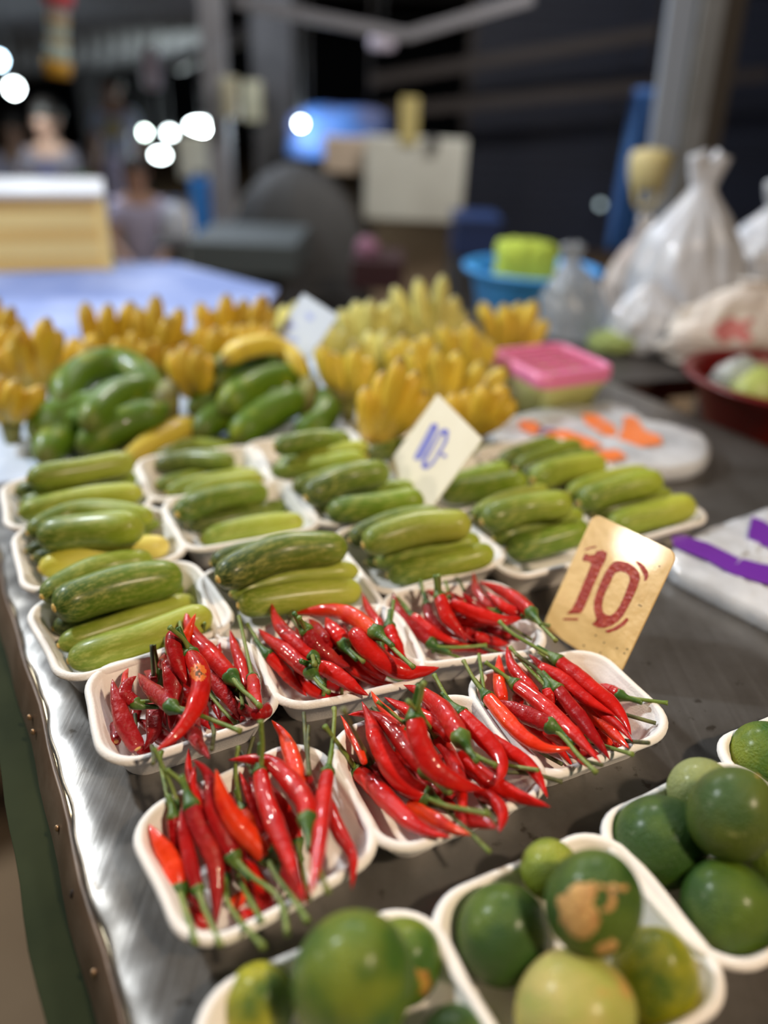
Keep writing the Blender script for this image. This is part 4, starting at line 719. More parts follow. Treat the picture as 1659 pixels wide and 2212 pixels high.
G2 = traced('hand of large green bananas left of the cream sign, one yellow finger', ((665, 855), .055), [
 ([(820, 665), (880, 610), (1000, 580), (1200, 580), (1320, 590)], .03, .05, 84, 'g'), ([(850, 765), (910, 700), (1020, 650), (1180, 620), (1320, 600)], .025, .04, 100, 'g'), ([(1270, 745), (1370, 715), (1415, 650), (1390, 600), (1330, 580)], .025, .05, 90, 'g'),
 ([(1010, 790), (1100, 700), (1200, 640), (1300, 600), (1340, 590)], .022, .055, 112, 'g'), ([(950, 660), (1040, 590), (1150, 530), (1270, 510), (1335, 560)], .05, .08, 112, 'g'), ([(955, 450), (1040, 395), (1160, 372), (1240, 400), (1300, 480), (1330, 550)], .10, .12, 70, 'y'),
 ([(930, 560), (980, 470), (1080, 420), (1200, 425), (1290, 490), (1335, 570)], .06, .095, 104, 'g')], 'large green banana hands')
yb = sweep('banana', catmull([Pz(262, 1000, .018), Pz(330, 960, .024), Pz(380, 935, .026), Pz(418, 915, .026)], 20), .0175*np.interp(np.linspace(0, 1, 20), [0, .06, .3, .8, .95, 1], [.25, .6, .95, 1, .75, .3]), BM['y'], None, seg=14)
tag(yb, 'single yellow banana with a pale end lying behind the cucumber trays', 'banana'); sweep('stalk', [Pz(262, 1000, .018), Pz(250, 1008, .02)], [.005, .004], CROWN, yb, seg=8)
# thin sheet of bluish plastic under the fruit
SHEET = mat('blue_white_sheet', (.50, .62, .84), .4, noise=((.72, .78, .90), 6, 4, .4, .7))
def sheet(name, px, z, m, lab, cat, th=.0015, amp=.002, n=26, kind=None):
    c = [Pz(*p, z) for p in px]; V = []; Fc = []
    for i in range(n):
        for j in range(n):
            s, t = i/(n-1), j/(n-1); p = (c[0]*(1-s)+c[1]*s)*(1-t)+(c[3]*(1-s)+c[2]*s)*t; V.append(p+[0, 0, amp*(1+math.sin(s*19+t*7)*math.cos(t*23-s*5))])
    for i in range(n-1):
        for j in range(n-1): Fc.append((i*n+j, (i+1)*n+j, (i+1)*n+j+1, i*n+j+1))
    o = pyd(name, V, Fc, m); md = o.modifiers.new('t', 'SOLIDIFY'); md.thickness = th; md.offset = 1; return tag(o, lab, cat, kind=kind)
sheet('plastic_sheet', [(-150, 905), (760, 760), (800, 960), (-60, 1050)], .0035, SHEET, 'thin bluish white plastic sheet lying under the green bananas', 'sheet')
# blue cloth covered table at the back left
CLOTHB = mat('blue_cloth', (.17, .24, .52), .7, noise=((.34, .41, .68), 5, 4, .42, .68), bump=.3, bscale=20)
bt = empty('back_table', [*Pz(150, 640, 0)[:2], 0]); tag(bt, 'back left table under the yellow crate, covered by blue cloth', 'table')
cq = [tp(A1+.01, -.55), tp(A1+.01, .50), Pz(600, 628, 0), Pz(380, 570, 0), Pz(-260, 560, 0)]
poly_slab('table_top', cq, .03, (0, 0, -1), mat('plywood', (.25, .17, .09), .7), bt)
for q in cq: q = np.array(q)*.94+np.mean(cq, 0)*.06; box('leg', (q[0], q[1], (q[2]-.035)/2), (.04, .04, q[2]-.035), GREEN, bt)
o = poly_slab('tablecloth', [np.array(q)+[0, 0, .0035] for q in cq], .003, (0, 0, -1), CLOTHB); tag(o, 'mottled blue cloth spread over the back left table', 'tablecloth')
# yellow wooden crate with a pale top, planks one by one
CR = [mat('crate_wood', (.80, .55, .19), .6, noise=((.70, .45, .14), 3, 4, .4, .7, (1, 1, 14)), bump=.2, bscale=60), mat('crate_wood_light', (.86, .66, .27), .6, noise=((.76, .55, .20), 3, 4, .4, .7, (1, 1, 14)))]
c0, c1 = Pz(-240, 592, .004), Pz(243, 583, .004); z_top = Pd(243, 428, c1[1])[2]; cw = np.linalg.norm(c1-c0); hh = z_top-c1[2]
cr = empty('wooden_crate', [(c0[0]+c1[0])/2, c1[1]+.17, c1[2]]); tag(cr, 'yellow wooden crate with a pale lid on the blue cloth', 'crate')
xm = (c0[0]+c1[0])/2; xw = c1[0]-c0[0]
for k in range(5):
    h = hh/5; box('plank', (xm, c1[1]+.006, c1[2]+h*(k+.5)), (xw-.01, .012, h*.94), CR[k % 2], cr); box('plank', (xm, c1[1]+.334, c1[2]+h*(k+.5)), (xw-.01, .012, h*.94), CR[k % 2], cr)
    for sx in (-1, 1): box('plank', (xm+sx*(xw/2-.012), c1[1]+.17, c1[2]+h*(k+.5)), (.012, .30, h*.94), CR[k % 2], cr)
for sx in (-1, 1): box('corner_post', (xm+sx*(xw/2-.006), c1[1]+.004, c1[2]+hh/2), (.02, .02, hh), CR[1], cr)
box('lid', (xm, c1[1]+.17, z_top+.006), (xw+.01, .36, .012), mat('pale_lid', (.60, .60, .62), .5), cr)['label'] = 'pale grey lid'
_az = math.atan2(-c1[0], c1[1]); bpy.context.view_layer.update()
cr.matrix_world = Matrix.Translation(Vector(c1)) @ Matrix.Rotation(_az, 4, 'Z') @ Matrix.Translation(-Vector(c1)) @ cr.matrix_world
# ------------------------------------------------------------------ pink lidded basket
PINK = mat('pink_plastic', (.78, .22, .42), .35); YG = mat('yellow_green_plastic', (.62, .62, .22), .4)
bc = Pz(1176, 884, 0); _, bd = project(bc); k_ = float(bd)/F
bk = empty('basket', [bc[0], bc[1], TZ+.0005]); tag(bk, 'yellow green plastic basket with a pink slatted lid', 'basket')
def rloft(name, prof, c, ang, m, par, n=8, r=.02, closed=True):
    V = []; Fc = []
    for (w, d, z) in prof:
        R = rrect(w, d, min(r, w/2.1, d/2.1), n); q = len(R)
        for (x, y) in R: V.append((c[0]+x*math.cos(ang)-y*math.sin(ang), c[1]+x*math.sin(ang)+y*math.cos(ang), c[2]+z))
    for i in range(len(prof)-1):
        for j in range(q): m_ = (j+1) % q; Fc.append((i*q+j, i*q+m_, (i+1)*q+m_, (i+1)*q+j))
    if closed: Fc.append(tuple(range(q-1, -1, -1))); Fc.append(tuple((len(prof)-1)*q+j for j in range(q)))
    return pyd(name, V, Fc, m, par)
a_ = math.radians(27); bw_, bd_ = 188*k_, .135; hB = .054
rloft('body', [(bw_*.74, bd_*.74, 0), (bw_*.90, bd_*.88, hB*.9), (bw_*.97, bd_*.95, hB), (bw_*.97, bd_*.95, hB+.004), (bw_*.86, bd_*.84, hB), (bw_*.70, bd_*.70, .006)], (bc[0], bc[1], TZ+.001), a_, YG, bk)
rloft('lid_rim', [(bw_*.99, bd_*.97, hB+.005), (bw_*1.02, bd_, hB+.012), (bw_*1.0, bd_*.98, hB+.026), (bw_*.90, bd_*.86, hB+.026), (bw_*.90, bd_*.86, hB+.014)], (bc[0], bc[1], TZ), a_, PINK, bk, closed=False)['label'] = 'pink lid rim'
for i in range(6):
    t = (i-2.5)/2.9*bd_*.43; x, y = bc[0]-t*math.sin(a_), bc[1]+t*math.cos(a_); box('lid_slat', (x, y, TZ+hB+.0215), (bw_*.91, .0034, .004), PINK, bk, rz=a_, bevel=0)
for i in range(3): t = (i-1)*bw_*.25; box('lid_slat', (bc[0]+t*math.cos(a_), bc[1]+t*math.sin(a_), TZ+hB+.0175), (.012 if i == 1 else .006, bd_*.86, .0035), PINK, bk, rz=a_, bevel=0)
# ------------------------------------------------------------------ shrink wrapped packs
FILM = mat('wrap_film', (.66, .69, .74), .22, coat=.6, noise=((.46, .48, .52), 14, 5, .42, .66), bump=.9, bscale=45)
ORNG = mat('orange_print', (.90, .22, .04), .3, coat=.5); PURP = mat('purple_print', (.16, .03, .36), .28, coat=.6); VIO = mat('violet_print', (.45, .38, .62), .3)
def pack(name, px, z, lab, prints, off=(0, 0, 0)):
    """soft slab whose footprint is the traced outline"""
    c = [Pz(*p, z) for p in px]; cen = np.mean(c, 0); n = len(c); rows = [(1.0, -z*.0), (1.0, 0)]; cc = catmull(c+[c[0]], 48)[:-1]; n = len(cc); V = []; Fc = []
    prof = [(.93, -z+.0006), (.985, -z*.7), (1.0, -z*.35), (.985, -.0015), (.93, .0015), (.75, .003), (.45, .004), (.12, .0045)]
    for s, dz in prof:
        for i, q in enumerate(cc): V.append(cen+(q-cen)*s+[0, 0, dz+(.0014*math.sin(i*1.9+s*9)+.001*math.sin(i*.7+s*23) if s < .98 and dz > 0 else 0)])
    for i in range(len(prof)-1):
        for j in range(n): m_ = (j+1) % n; Fc.append((i*n+j, i*n+m_, (i+1)*n+m_, (i+1)*n+j))
    Fc.append(tuple(range(n-1, -1, -1))); Fc.append(tuple((len(prof)-1)*n+j for j in range(n)))
    o = pyd(name, V, Fc, FILM); tag(o, lab, 'package')
    for m, L_, pn in prints:
        cc0 = np.mean(L_, 0); L_ = [tuple(cc0+(np.array(q)-cc0)*1.25) for q in L_]
        poly_slab(pn, [Pz(x, y, z+.0062) for x, y in L_], .0012, (0, 0, -1), m, o)
    return o
c4 = lambda L: [(830+x/2, 560+y/2) for x, y in L]
pack('wrapped_pack', [(1048, 925), (1120, 892), (1250, 872), (1330, 868), (1400, 905), (1500, 925), (1538, 962), (1515, 1000), (1400, 1012), (1250, 1010), (1110, 985)], .026, 'white film wrapped pack with orange printing behind the right cucumber trays', [
 (ORNG, c4([(870, 675), (920, 680), (985, 720), (990, 755), (940, 745), (880, 705)]), 'printed_mark'), (ORNG, c4([(1050, 690), (1090, 695), (1120, 740), (1175, 760), (1180, 785), (1110, 795), (1030, 770), (1045, 730)]), 'printed_mark'),
 (ORNG, c4([(590, 700), (640, 700), (680, 730), (640, 745), (595, 725)]), 'printed_mark'), (ORNG, c4([(710, 745), (790, 745), (880, 775), (920, 800), (860, 810), (760, 790)]), 'printed_mark'), (ORNG, c4([(930, 830), (1000, 825), (1035, 850), (980, 865), (935, 855)]), 'printed_mark'), (VIO, c4([(670, 725), (730, 730), (735, 745), (680, 745)]), 'printed_mark')])
pack('wrapped_pack', [(1442, 1195), (1480, 1160), (1600, 1115), (1700, 1090), (1800, 1160), (1800, 1330), (1700, 1345), (1640, 1318), (1530, 1265), (1450, 1222)], .022, 'grey white film pack with purple bands at the right table side', [
 (PURP, c4([(1290, 1215), (1330, 1212), (1420, 1240), (1520, 1290), (1600, 1310), (1700, 1330), (1700, 1395), (1600, 1375), (1500, 1345), (1410, 1295), (1300, 1250)]), 'purple_band'), (PURP, c4([(1600, 1125), (1640, 1140), (1700, 1180), (1700, 1245), (1640, 1225), (1585, 1195)]), 'purple_band')])
# ------------------------------------------------------------------ dark side table, basins, bags on the right
DTAB = mat('dark_board', (.045, .040, .038), .45, noise=((.08, .07, .065), 8, 4, .4, .7)); MAR = mat('maroon_edge', (.09, .012, .015), .4)
q = [tp(.175, .99, -.02), tp(.115, 1.24, -.02), tp(.02, 1.66, -.02), tp(.46, 1.70, -.02), tp(.46, .99, -.02)]
dt = empty('side_table', [*np.mean(q, 0)[:2], 0]); tag(dt, 'dark side table with a maroon edge under the plastic bags', 'table')
poly_slab('table_top', q, .018, (0, 0, -1), DTAB, dt); poly_slab('edge', [p*1.0+np.array([0, -.004, -.019]) for p in q], .014, (0, 0, -1), MAR, dt)['label'] = 'maroon edge board'
for p in (q[0], q[2], q[3], q[4]): p = np.array(p)*.93+np.mean(q, 0)*.07; box('leg', (p[0], p[1], (p[2]-.035)/2), (.04, .04, p[2]-.035), DTAB, dt)
def basin(name, px, z, rpx, hgt, m, lab, base=.72, stand=None):
    c = Pz(*px, z); _, dd = project(c); r = rpx*float(dd)/F; b = c[2]-hgt
    e = empty(name, [c[0], c[1], b]); tag(e, lab, 'basin'); V = []; Fc = []; n = 48
    prof = [(base*.96, 0), (base, .004), (.93, hgt*.86), (.97, hgt*.90), (1.06, hgt*.93), (1.07, hgt), (1.0, hgt+.003), (.95, hgt*.97), (.90, hgt*.84), (base*.94, .010)]
    for s, z_ in prof:
        for i in range(n): a = 2*math.pi*i/n; V.append((c[0]+r*s*math.cos(a), c[1]+r*s*math.sin(a), b+z_))
    for i in range(len(prof)-1):
        for j in range(n): m_ = (j+1) % n; Fc.append((i*n+j, i*n+m_, (i+1)*n+m_, (i+1)*n+j))
    Fc.append(tuple(range(n-1, -1, -1))); Fc.append(tuple((len(prof)-1)*n+j for j in range(n)))
    pyd('bowl', V, Fc, m, e)
    rim = [(c[0]+r*1.065*math.cos(a), c[1]+r*1.065*math.sin(a), b+hgt-.001) for a in np.linspace(0, 2*math.pi, 49)]; sweep('rolled_rim', rim, [.004]*49, m, e, seg=8)
    return e, c, r, b
REDP = mat('red_plastic', (.13, .008, .008), .35); ORP = mat('orange_plastic', (.50, .06, .012), .4); BLP = mat('blue_plastic', (.06, .36, .85), .4)
be, rc, rr_, rb = basin('basin', (1690, 815), .04, 188, .095, REDP, 'dark red plastic basin at the right table side')
oe, oc, orr, ob = basin('basin', (1712, 945), -.060, 165, .10, ORP, 'orange red basin below the dark red basin')
stl = empty('stool', [oc[0], oc[1], 0]); tag(stl, 'low stand carrying the orange red basin at right', 'stand')
box('seat', (oc[0], oc[1], ob-.013), (.30, .30, .02), DTAB, stl)
for sx in (-1, 1):
    for sy in (-1, 1): box('leg', (oc[0]+sx*.13, oc[1]+sy*.13, (ob-.023)/2), (.03, .03, ob-.023), DTAB, stl)
# guava green bag content seen in the red basin
gb = bmesh.new(); bmesh.ops.create_icosphere(gb, subdivisions=3, radius=1)
bmesh.ops.transform(gb, matrix=Matrix.Translation((rc[0]-rr_*.2, rc[1]+.02, rb+.06)) @ Matrix.Diagonal((.05, .05, .045, 1)), verts=gb.verts[:]); o = frombm('fruit', gb, mat('pale_green_fruit', (.42, .50, .14), .4), None, True); tag(o, 'pale green round fruit lying in the dark red basin', 'fruit')
sweep('stalk', [(rc[0]-rr_*.2, rc[1]+.02, rb+.103), (rc[0]-rr_*.2+.004, rc[1]+.02, rb+.112)], [.003, .002], CROWN, o, seg=7)
be2, bc2, br2, bb2 = basin('basin', (1150, 578), .045, 138, .15, BLP, 'bright blue basin behind the bananas', base=.74)
st2 = empty('stand', [bc2[0], bc2[1], 0]); tag(st2, 'dark stand under the bright blue basin', 'stand'); box('top', (bc2[0], bc2[1], bb2-.012), (.4, .3, .02), DTAB, st2)
for sx in (-1, 1):
    for sy in (-1, 1): box('leg', (bc2[0]+sx*.17, bc2[1]+sy*.12, (bb2-.022)/2), (.03, .03, bb2-.022), DTAB, st2)
def cloth_lump(name, c, s, m, lab, cat, seed=0, amp=.12, sharp=2.5, parent=None, boxy=0):
    bm = bmesh.new(); bmesh.ops.create_icosphere(bm, subdivisions=5, radius=1); rs = np.random.default_rng(seed); K = rs.normal(size=(7, 3))*sharp; ph = rs.uniform(0, 6, 7)
    if boxy:
        for v in bm.verts: v.co /= (abs(v.co.x)**boxy+abs(v.co.y)**boxy+abs(v.co.z)**boxy)**(1/boxy)
    for v in bm.verts:
        p = np.array(v.co); d = sum(abs(math.sin(K[i] @ p+ph[i]))/(i*.35+1) for i in range(7))/3.2; v.co *= 1+amp*(d-.55)*2
        if v.co.z < -.55: v.co.z = -.55-(abs(v.co.z)-.55)*.15
    bmesh.ops.transform(bm, matrix=Matrix.Translation(Vector(c)) @ Matrix.Diagonal((*s, 1)), verts=bm.verts[:]); o = frombm(name, bm, m, parent, True)
    if lab: tag(o, lab, cat)
    return o
LIMEC = mat('lime_cloth', (.42, .54, .06), .8)
cc_ = Pd(1136, 562, bc2[1]-.03); cloth_lump('cloth', (cc_[0], cc_[1], cc_[2]-.02), (.068, .06, .062), LIMEC, 'folded lime green cloth on top of the blue basin', 'cloth', 3, .14, 2.5, None, 5)
# crumpled plastic carrier bags: gathered neck, two handles, folds
BAGM = mat('bag_plastic', (.62, .65, .72), .32, coat=.3, noise=((.50, .52, .56), 9, 4, .4, .7), bump=.5, bscale=30)
BAGT = mat('bag_plastic_thin', (.72, .78, .86), .25, trans=.55, coat=.3, noise=((.50, .56, .62), 9, 4, .4, .7), bump=.5, bscale=30, alpha=.8); BAGW = mat('bag_warm', (.66, .61, .56), .45, noise=((.60, .50, .46), 8, 4, .4, .7), bump=.4, bscale=30)
def bag(x, ybase, ytop, wpx, m, lab, seed, handles=True, lean=0, depth=.75, z=-.0195, amp=.10, neck=.16):
    c = Pz(x, ybase, z); c[1] += .0; _, dd = project(c); k = float(dd)/F; w = wpx*k/2; top = Pd(x, ytop, c[1]+w*.3); h = top[2]-c[2]; V = []; n = 96; rows = 56; rs = np.random.default_rng(seed); ph = rs.uniform(0, 6, 12); K = rs.normal(size=(9, 3))*np.array([3.2, 3.2, 2.2]); Fc = []
    cy = c[1]+w*depth*.55
    for i in range(rows):
        t = i/(rows-1); f = np.interp(t, [0, .05, .2, .45, .65, .82, .93, 1], [.60, .86, 1, .98, .80, .50, .26, neck])
        for j in range(n):
            a = 2*math.pi*j/n; p = np.array([math.cos(a), math.sin(a), t*3]); q = sum((1-2*abs(math.sin(K[s] @ p+ph[s])))/(1+s*.3) for s in range(9))*amp*.42; q += .05*t*(1-abs(math.sin(7*a+ph[2]+2*t)))*2
            g = 1+q*min(1, t*5+.2); V.append((c[0]+w*f*g*math.cos(a)+lean*k*t*t, cy+w*depth*f*g*math.sin(a), c[2]+h*t))
    for i in range(rows-1):
        for j in range(n): m_ = (j+1) % n; Fc.append((i*n+j, i*n+m_, (i+1)*n+m_, (i+1)*n+j))
    Fc.append(tuple(range(n-1, -1, -1))); Fc.append(tuple((rows-1)*n+j for j in range(n)))
    o = pyd('plastic_bag', V, Fc, m); tag(o, lab, 'bag', 'plastic bags on the right')
    if handles:
        tx = c[0]+lean*k; tz = c[2]+h
        for sx in (-1, 1):
            P = catmull([(tx+sx*w*.05, cy, tz-.03*h), (tx+sx*w*.16, cy, tz+h*.10), (tx+sx*w*.20, cy-.004, tz+h*.17), (tx+sx*w*.12, cy, tz+h*.10), (tx+sx*w*.03, cy, tz-.02*h)], 16); sweep('handle', P, [w*.06, *([w*.10]*14), w*.06], m, o, seg=8, cross=lambda a: 1+.5*math.cos(2*a))
    return o
bag(1478, 742, 395, 250, BAGM, 'tallest white carrier bag, in front of the grey steel column', 1, lean=-15)
bag(1672, 712, 440, 290, BAGM, 'large bulging white bag at the right frame edge', 2, lean=-25, amp=.13)
bag(1600, 805, 600, 370, BAGW, 'low warm white bag with red print in front of the others', 3, handles=False, amp=.13, neck=.35, lean=20, depth=.42)
_bg = [o for o in bpy.data.objects if o.get('label', '').startswith('low warm white bag')][0]
from mathutils.bvhtree import BVHTree
_bv = BVHTree.FromPolygons([_bg.matrix_world @ v.co for v in _bg.data.vertices], [p.vertices[:] for p in _bg.data.polygons]); V = []; Fc = []
for i in range(9):
    for j in range(9):
        x, y = 1545+75*i/8+8*math.sin(j), 690+45*j/8+6*math.sin(i*1.3); d = Vector(ray(x, y)).normalized(); h_ = _bv.ray_cast(Vector(CAM), d)[0]; V.append(((h_ if h_ else Vector(Pd(x, y, 1.1)))-d*.0015)[:])
        if i and j: Fc.append((9*(i-1)+j-1, 9*i+j-1, 9*i+j, 9*(i-1)+j))
if max(v[1] for v in V)-min(v[1] for v in V) < .2: pyd('printed_mark', V, Fc, mat('red_print', (.55, .16, .16), .5), _bg)['label'] = 'faded red print'
bag(1345, 690, 500, 105, BAGW, 'grey beige bag left of the tallest white carrier bag', 4, lean=15, neck=.4)
bag(1243, 742, 560, 150, BAGT, 'thin clear bag with green leaves next to the blue basin', 5, lean=-30, z=-.0195)
bag(1395, 768, 610, 165, BAGM, 'small knotted white bag on the dark side table', 6, lean=-10, handles=False)
bag(1600, 850, 770, 120, BAGT, 'thin clear bag sagging over the dark red basin', 8, handles=False, z=.005)
_g = Pz(1330, 760, -.02); cloth_lump('greens', (_g[0], _g[1], _g[2]+.019), (.05, .03, .022), mat('leaf_green', (.30, .38, .12), .6), 'bundle of pale green leaves on the side table before the clear bag', 'vegetables', 9, .25, 5)
# yellow tub hanging on the column
TUB = mat('yellow_tub', (.62, .52, .24), .4); e = empty('tub', Pd(1402, 355, 2.16)); tag(e, 'pale yellow round tub hung on the grey column above the bags', 'tub')
tc_ = Pd(1402, 372, 2.16); prof = [(.010, -.045), (.040, -.042), (.050, -.01), (.056, .03), (.050, .048), (.02, .056)]; V = []; Fc = []; n = 28
for r_, z_ in prof:
    for i in range(n): a = 2*math.pi*i/n; V.append((tc_[0]+r_*math.cos(a), tc_[1]+r_*math.sin(a), tc_[2]+z_))
for i in range(len(prof)-1):
    for j in range(n): m_ = (j+1) % n; Fc.append((i*n+j, i*n+m_, (i+1)*n+m_, (i+1)*n+j))
Fc.append(tuple(range(n-1, -1, -1))); Fc.append(tuple((len(prof)-1)*n+j for j in range(n))); pyd('body', V, Fc, TUB, e)
sweep('bracket', [tc_+[.02, .0, .03], tc_+[.09, .10, .045]], [.008, .008], mat('brown_bracket', (.20, .12, .06), .6), e, seg=8); sweep('handle', catmull([tc_+[-.045, -.01, .03], tc_+[-.03, -.02, -.06], tc_+[-.01, -.02, -.085], tc_+[.03, -.02, -.06], tc_+[.045, -.01, .02]], 16), [.007]*16, TUB, e, seg=8)
# blue tarpaulin beside the column
TARP = mat('blue_tarp', (.025, .10, .32), .55, noise=((.05, .16, .42), 5, 4, .4, .7)); P0, P1, P2, P3 = Pd(1375, 190, 3.0), Pd(1425, 190, 3.0), Pd(1385, 540, 3.0), Pd(1310, 540, 3.0)
V = []; Fc = []
for i in range(24):
    for j in range(12):
        s, t = i/23, j/11; p = (P0*(1-t)+P1*t)*(1-s)+(P3*(1-t)+P2*t)*s; V.append(p+[0, .03*math.sin(t*14+s*3), 0])
for i in range(23):
    for j in range(11): Fc.append((i*12+j, (i+1)*12+j, (i+1)*12+j+1, i*12+j+1))
ext = Pd(1345, 540, 3.0)
o = pyd('tarpaulin', V, Fc, TARP); o.modifiers.new('t', 'SOLIDIFY').thickness = .004; tag(o, 'narrow blue tarpaulin hanging left of the grey steel column', 'tarpaulin')
rp = sweep('rope', [P0*.5+P1*.5, P0*.5+P1*.5+[0, 0, 2.9-((P0+P1)/2)[2]+.06]], [.006, .006], DTAB, o, seg=6)
# ------------------------------------------------------------------ middle background
BOARD = mat('grey_board', (.62, .63, .56), .6, noise=((.52, .52, .46), 4, 3, .4, .7)); TAN = mat('tan_board', (.52, .42, .32), .6); CREAMB = mat('cream_metal', (.52, .50, .36), .5); BOARD2 = mat('pale_board', (.80, .84, .72), .6)
def sized(name, x0, y0, x1, y1, Y, dep, m, lab, cat, legs=None, sub=None, bevel=.006):
    a, b = Pd(x0, y0, Y), Pd(x1, y1, Y); c = (a+b)/2; w, h = abs(b[0]-a[0]), abs(a[2]-b[2])
    e = empty(name, [c[0], Y+dep/2, 0 if legs else c[2]-h/2]); tag(e, lab, cat); box('body', (c[0], Y+dep/2, c[2]), (w, dep, h), m, e, bevel=bevel); return e, c, w, h
e, c, w, h = sized('display_board', 790, 292, 996, 482, 4.0, .05, BOARD, 'large pale grey board standing in the middle background', 'board'); 
for sx in (-1, 1): box('post', (c[0]+sx*w*.42, 4.04, (c[2]+h*.4)/2), (.03, .03, c[2]+h*.4), DARKP, e)
box('clip', (Pd(935, 305, 4.0)[0], 3.985, Pd(935, 308, 4.0)[2]), (.05, .03, .05), DARKP, e)
box('tag', (Pd(884, 262, 4.0)[0], 4.0, Pd(884, 262, 4.0)[2]), (.085, .02, .20), mat('yellow_tag', (.50, .42, .16), .6), e)['label'] = 'yellow paper tag on top'
e, c, w, h = sized('cardboard_box', 700, 300, 795, 376, 4.1, .25, TAN, 'tan box beside the large pale grey board', 'box'); box('flap', (c[0], 4.22, c[2]+h/2+.004), (w*.98, .24, .006), TAN, e); 
for sx in (-1, 1): box('support', (c[0]+sx*w*.4, 4.2, (c[2]-h/2)/2), (.03, .03, c[2]-h/2), DARKP, e)
e, c, w, h = sized('cream_box', 380, 292, 472, 388, 4.6, .22, BOARD2, 'pale grey green machine box on a blue stand', 'box'); box('door', (c[0], 4.595, c[2]), (w*.8, .01, h*.8), BOARD2, e); box('stand', (c[0], 4.72, (c[2]-h/2)/2), (w*.45, .2, c[2]-h/2), mat('stand_grey', (.10, .12, .15), .6), e)
e, c, w, h = sized('blue_drum', 408, 385, 452, 522, 4.2, .12, mat('blue_panel', (.05, .30, .85), .5), 'tall blue container under the pale machine box', 'container'); sweep('pipe', [(c[0], 4.26, 0), (c[0], 4.26, c[2]-h/2)], [.05, .05], DARKP, e, seg=14)
sweep('neck', [(c[0], 4.26, c[2]+h/2), (c[0], 4.26, c[2]+h/2+.03)], [.03, .025], DARKP, e, seg=12)
for (x0, x1, y0, y1, l, Yb) in ((475, 513, 165, 256, 'cream meter box on the grey pole', 4.05), (524, 565, 174, 262, 'cream meter box between the pole and the dark pillar', 5.36)):
    e, c, w, h = sized('meter_box', x0, y0, x1, y1, Yb, .08, CREAMB, l, 'meter box'); box('cover', (c[0], Yb-.005, c[2]+h*.1), (w*.75, .012, h*.55), CREAMB, e); box('bracket', (c[0]+(.04 if Yb > 5 else 0), Yb+.10, c[2]), (.03, .04, .03), DARKP, e)
# blue tarp bale and dark covered cart
_b = Pd(732, 305, 5.0); o = cloth_lump('tarp_bundle', tuple(_b), (.27, .12, .165), mat('blue_bundle', (.045, .14, .42), .6, noise=((.08, .10, .22), 5, 3, .4, .6)), 'blue tarpaulin bundle hung right of the dark pillar', 'tarpaulin', 11, .16, 2, None, 5)
for sx in (-.18, .18): sweep('rope', [_b+[sx, 0, .10], [_b[0]+sx, _b[1], 2.97]], [.005, .005], DTAB, o, seg=6)
COVER = mat('dark_cover', (.045, .046, .048), .7, noise=((.065, .065, .065), 3, 4, .4, .7)); 
def dome(name, px, Y, w, h, m, lab, cat):
    V = []; Fc = []; n = 48; c = Pd(*px, Y); top = c[2]
    for i, (s, z) in enumerate([(1, 0), (1.02, .1), (1.0, .35), (.96, .55), (.88, .70), (.72, .84), (.45, .94), (.2, .985), (.03, 1)]):
        for j in range(n): a = 2*math.pi*j/n; q = 1+.03*math.sin(6*a+i)*(1-z*.7)+.03*math.sin(11*a); V.append((c[0]+w*s*q*math.cos(a), c[1]+w*.6*s*q*math.sin(a), top*z))
    for i in range(8):
        for j in range(n): m_ = (j+1) % n; Fc.append((i*n+j, i*n+m_, (i+1)*n+m_, (i+1)*n+j))
    Fc.append(tuple(range(n-1, -1, -1))); Fc.append(tuple(8*n+j for j in range(n))); o = pyd(name, V, Fc, m); return tag(o, lab, cat)
o = dome('covered_cart', (640, 350), 3.6, .34, 1, COVER, 'bulky cart under a dark grey cover in the middle background', 'cart'); 
ct = Pd(640, 350, 3.6); rope = [(ct[0]+.355*math.cos(a), ct[1]+.22*math.sin(a), ct[2]*.45) for a in np.linspace(0, 2*math.pi, 41)]; sweep('rope', rope, [.006]*41, DTAB, o, seg=6)
e, c, w, h = sized('low_bench', 400, 520, 640, 600, 2.9, .5, mat('bench_grey', (.07, .085, .09), .6), 'low dark grey bench behind the blue cloth table', 'bench'); 
for sx in (-1, 1): box('leg', (c[0]+sx*w*.4, 3.1, (c[2]-h/2)/2), (.05, .3, c[2]-h/2), DARKP, e)
WB = mat('white_plastic', (.55, .60, .70), .4)
o = sweep('water_jug', [Pd(380, 520, 3.4)+[0, 0, 0], Pd(380, 500, 3.4), Pd(380, 460, 3.4), Pd(380, 445, 3.4), Pd(380, 436, 3.4)], [.05, .055, .055, .035, .018], WB, None, seg=18); tag(o, 'white plastic jug beside the tall blue container', 'jug'); p_ = Pd(380, 436, 3.4); sweep('cap', [p_, p_+[0, 0, .015]], [.018, .016], TARP, o, seg=12)
p_ = Pd(380, 520, 3.4); st3 = empty('stand', (p_[0], 3.4, 0)); tag(st3, 'dark stand carrying the white jug', 'stand'); box('top', (p_[0], 3.4, p_[2]-.012), (.16, .16, .02), DARKP, st3); box('post', (p_[0], 3.4, (p_[2]-.022)/2), (.05, .05, p_[2]-.022), DARKP, st3)
e, c, w, h = sized('navy_crate', 985, 480, 1075, 560, 3.2, .3, mat('navy_crate', (.012, .03, .11), .5), 'navy blue crate left of the blue basin', 'crate'); box('lid', (c[0], 3.35, c[2]+h/2+.008), (w*1.04, .31, .016), mat('navy_lid', (.015, .04, .14), .5), e); box('stand', (c[0], 3.35, (c[2]-h/2)/2), (w*.8, .25, c[2]-h/2), DARKP, e)
e, c, w, h = sized('stool', 760, 560, 870, 630, 2.6, .25, mat('dark_maroon', (.035, .010, .014), .5), 'dark maroon stool seat in shade right of the covered cart', 'stool'); _st = c[2]+h/2
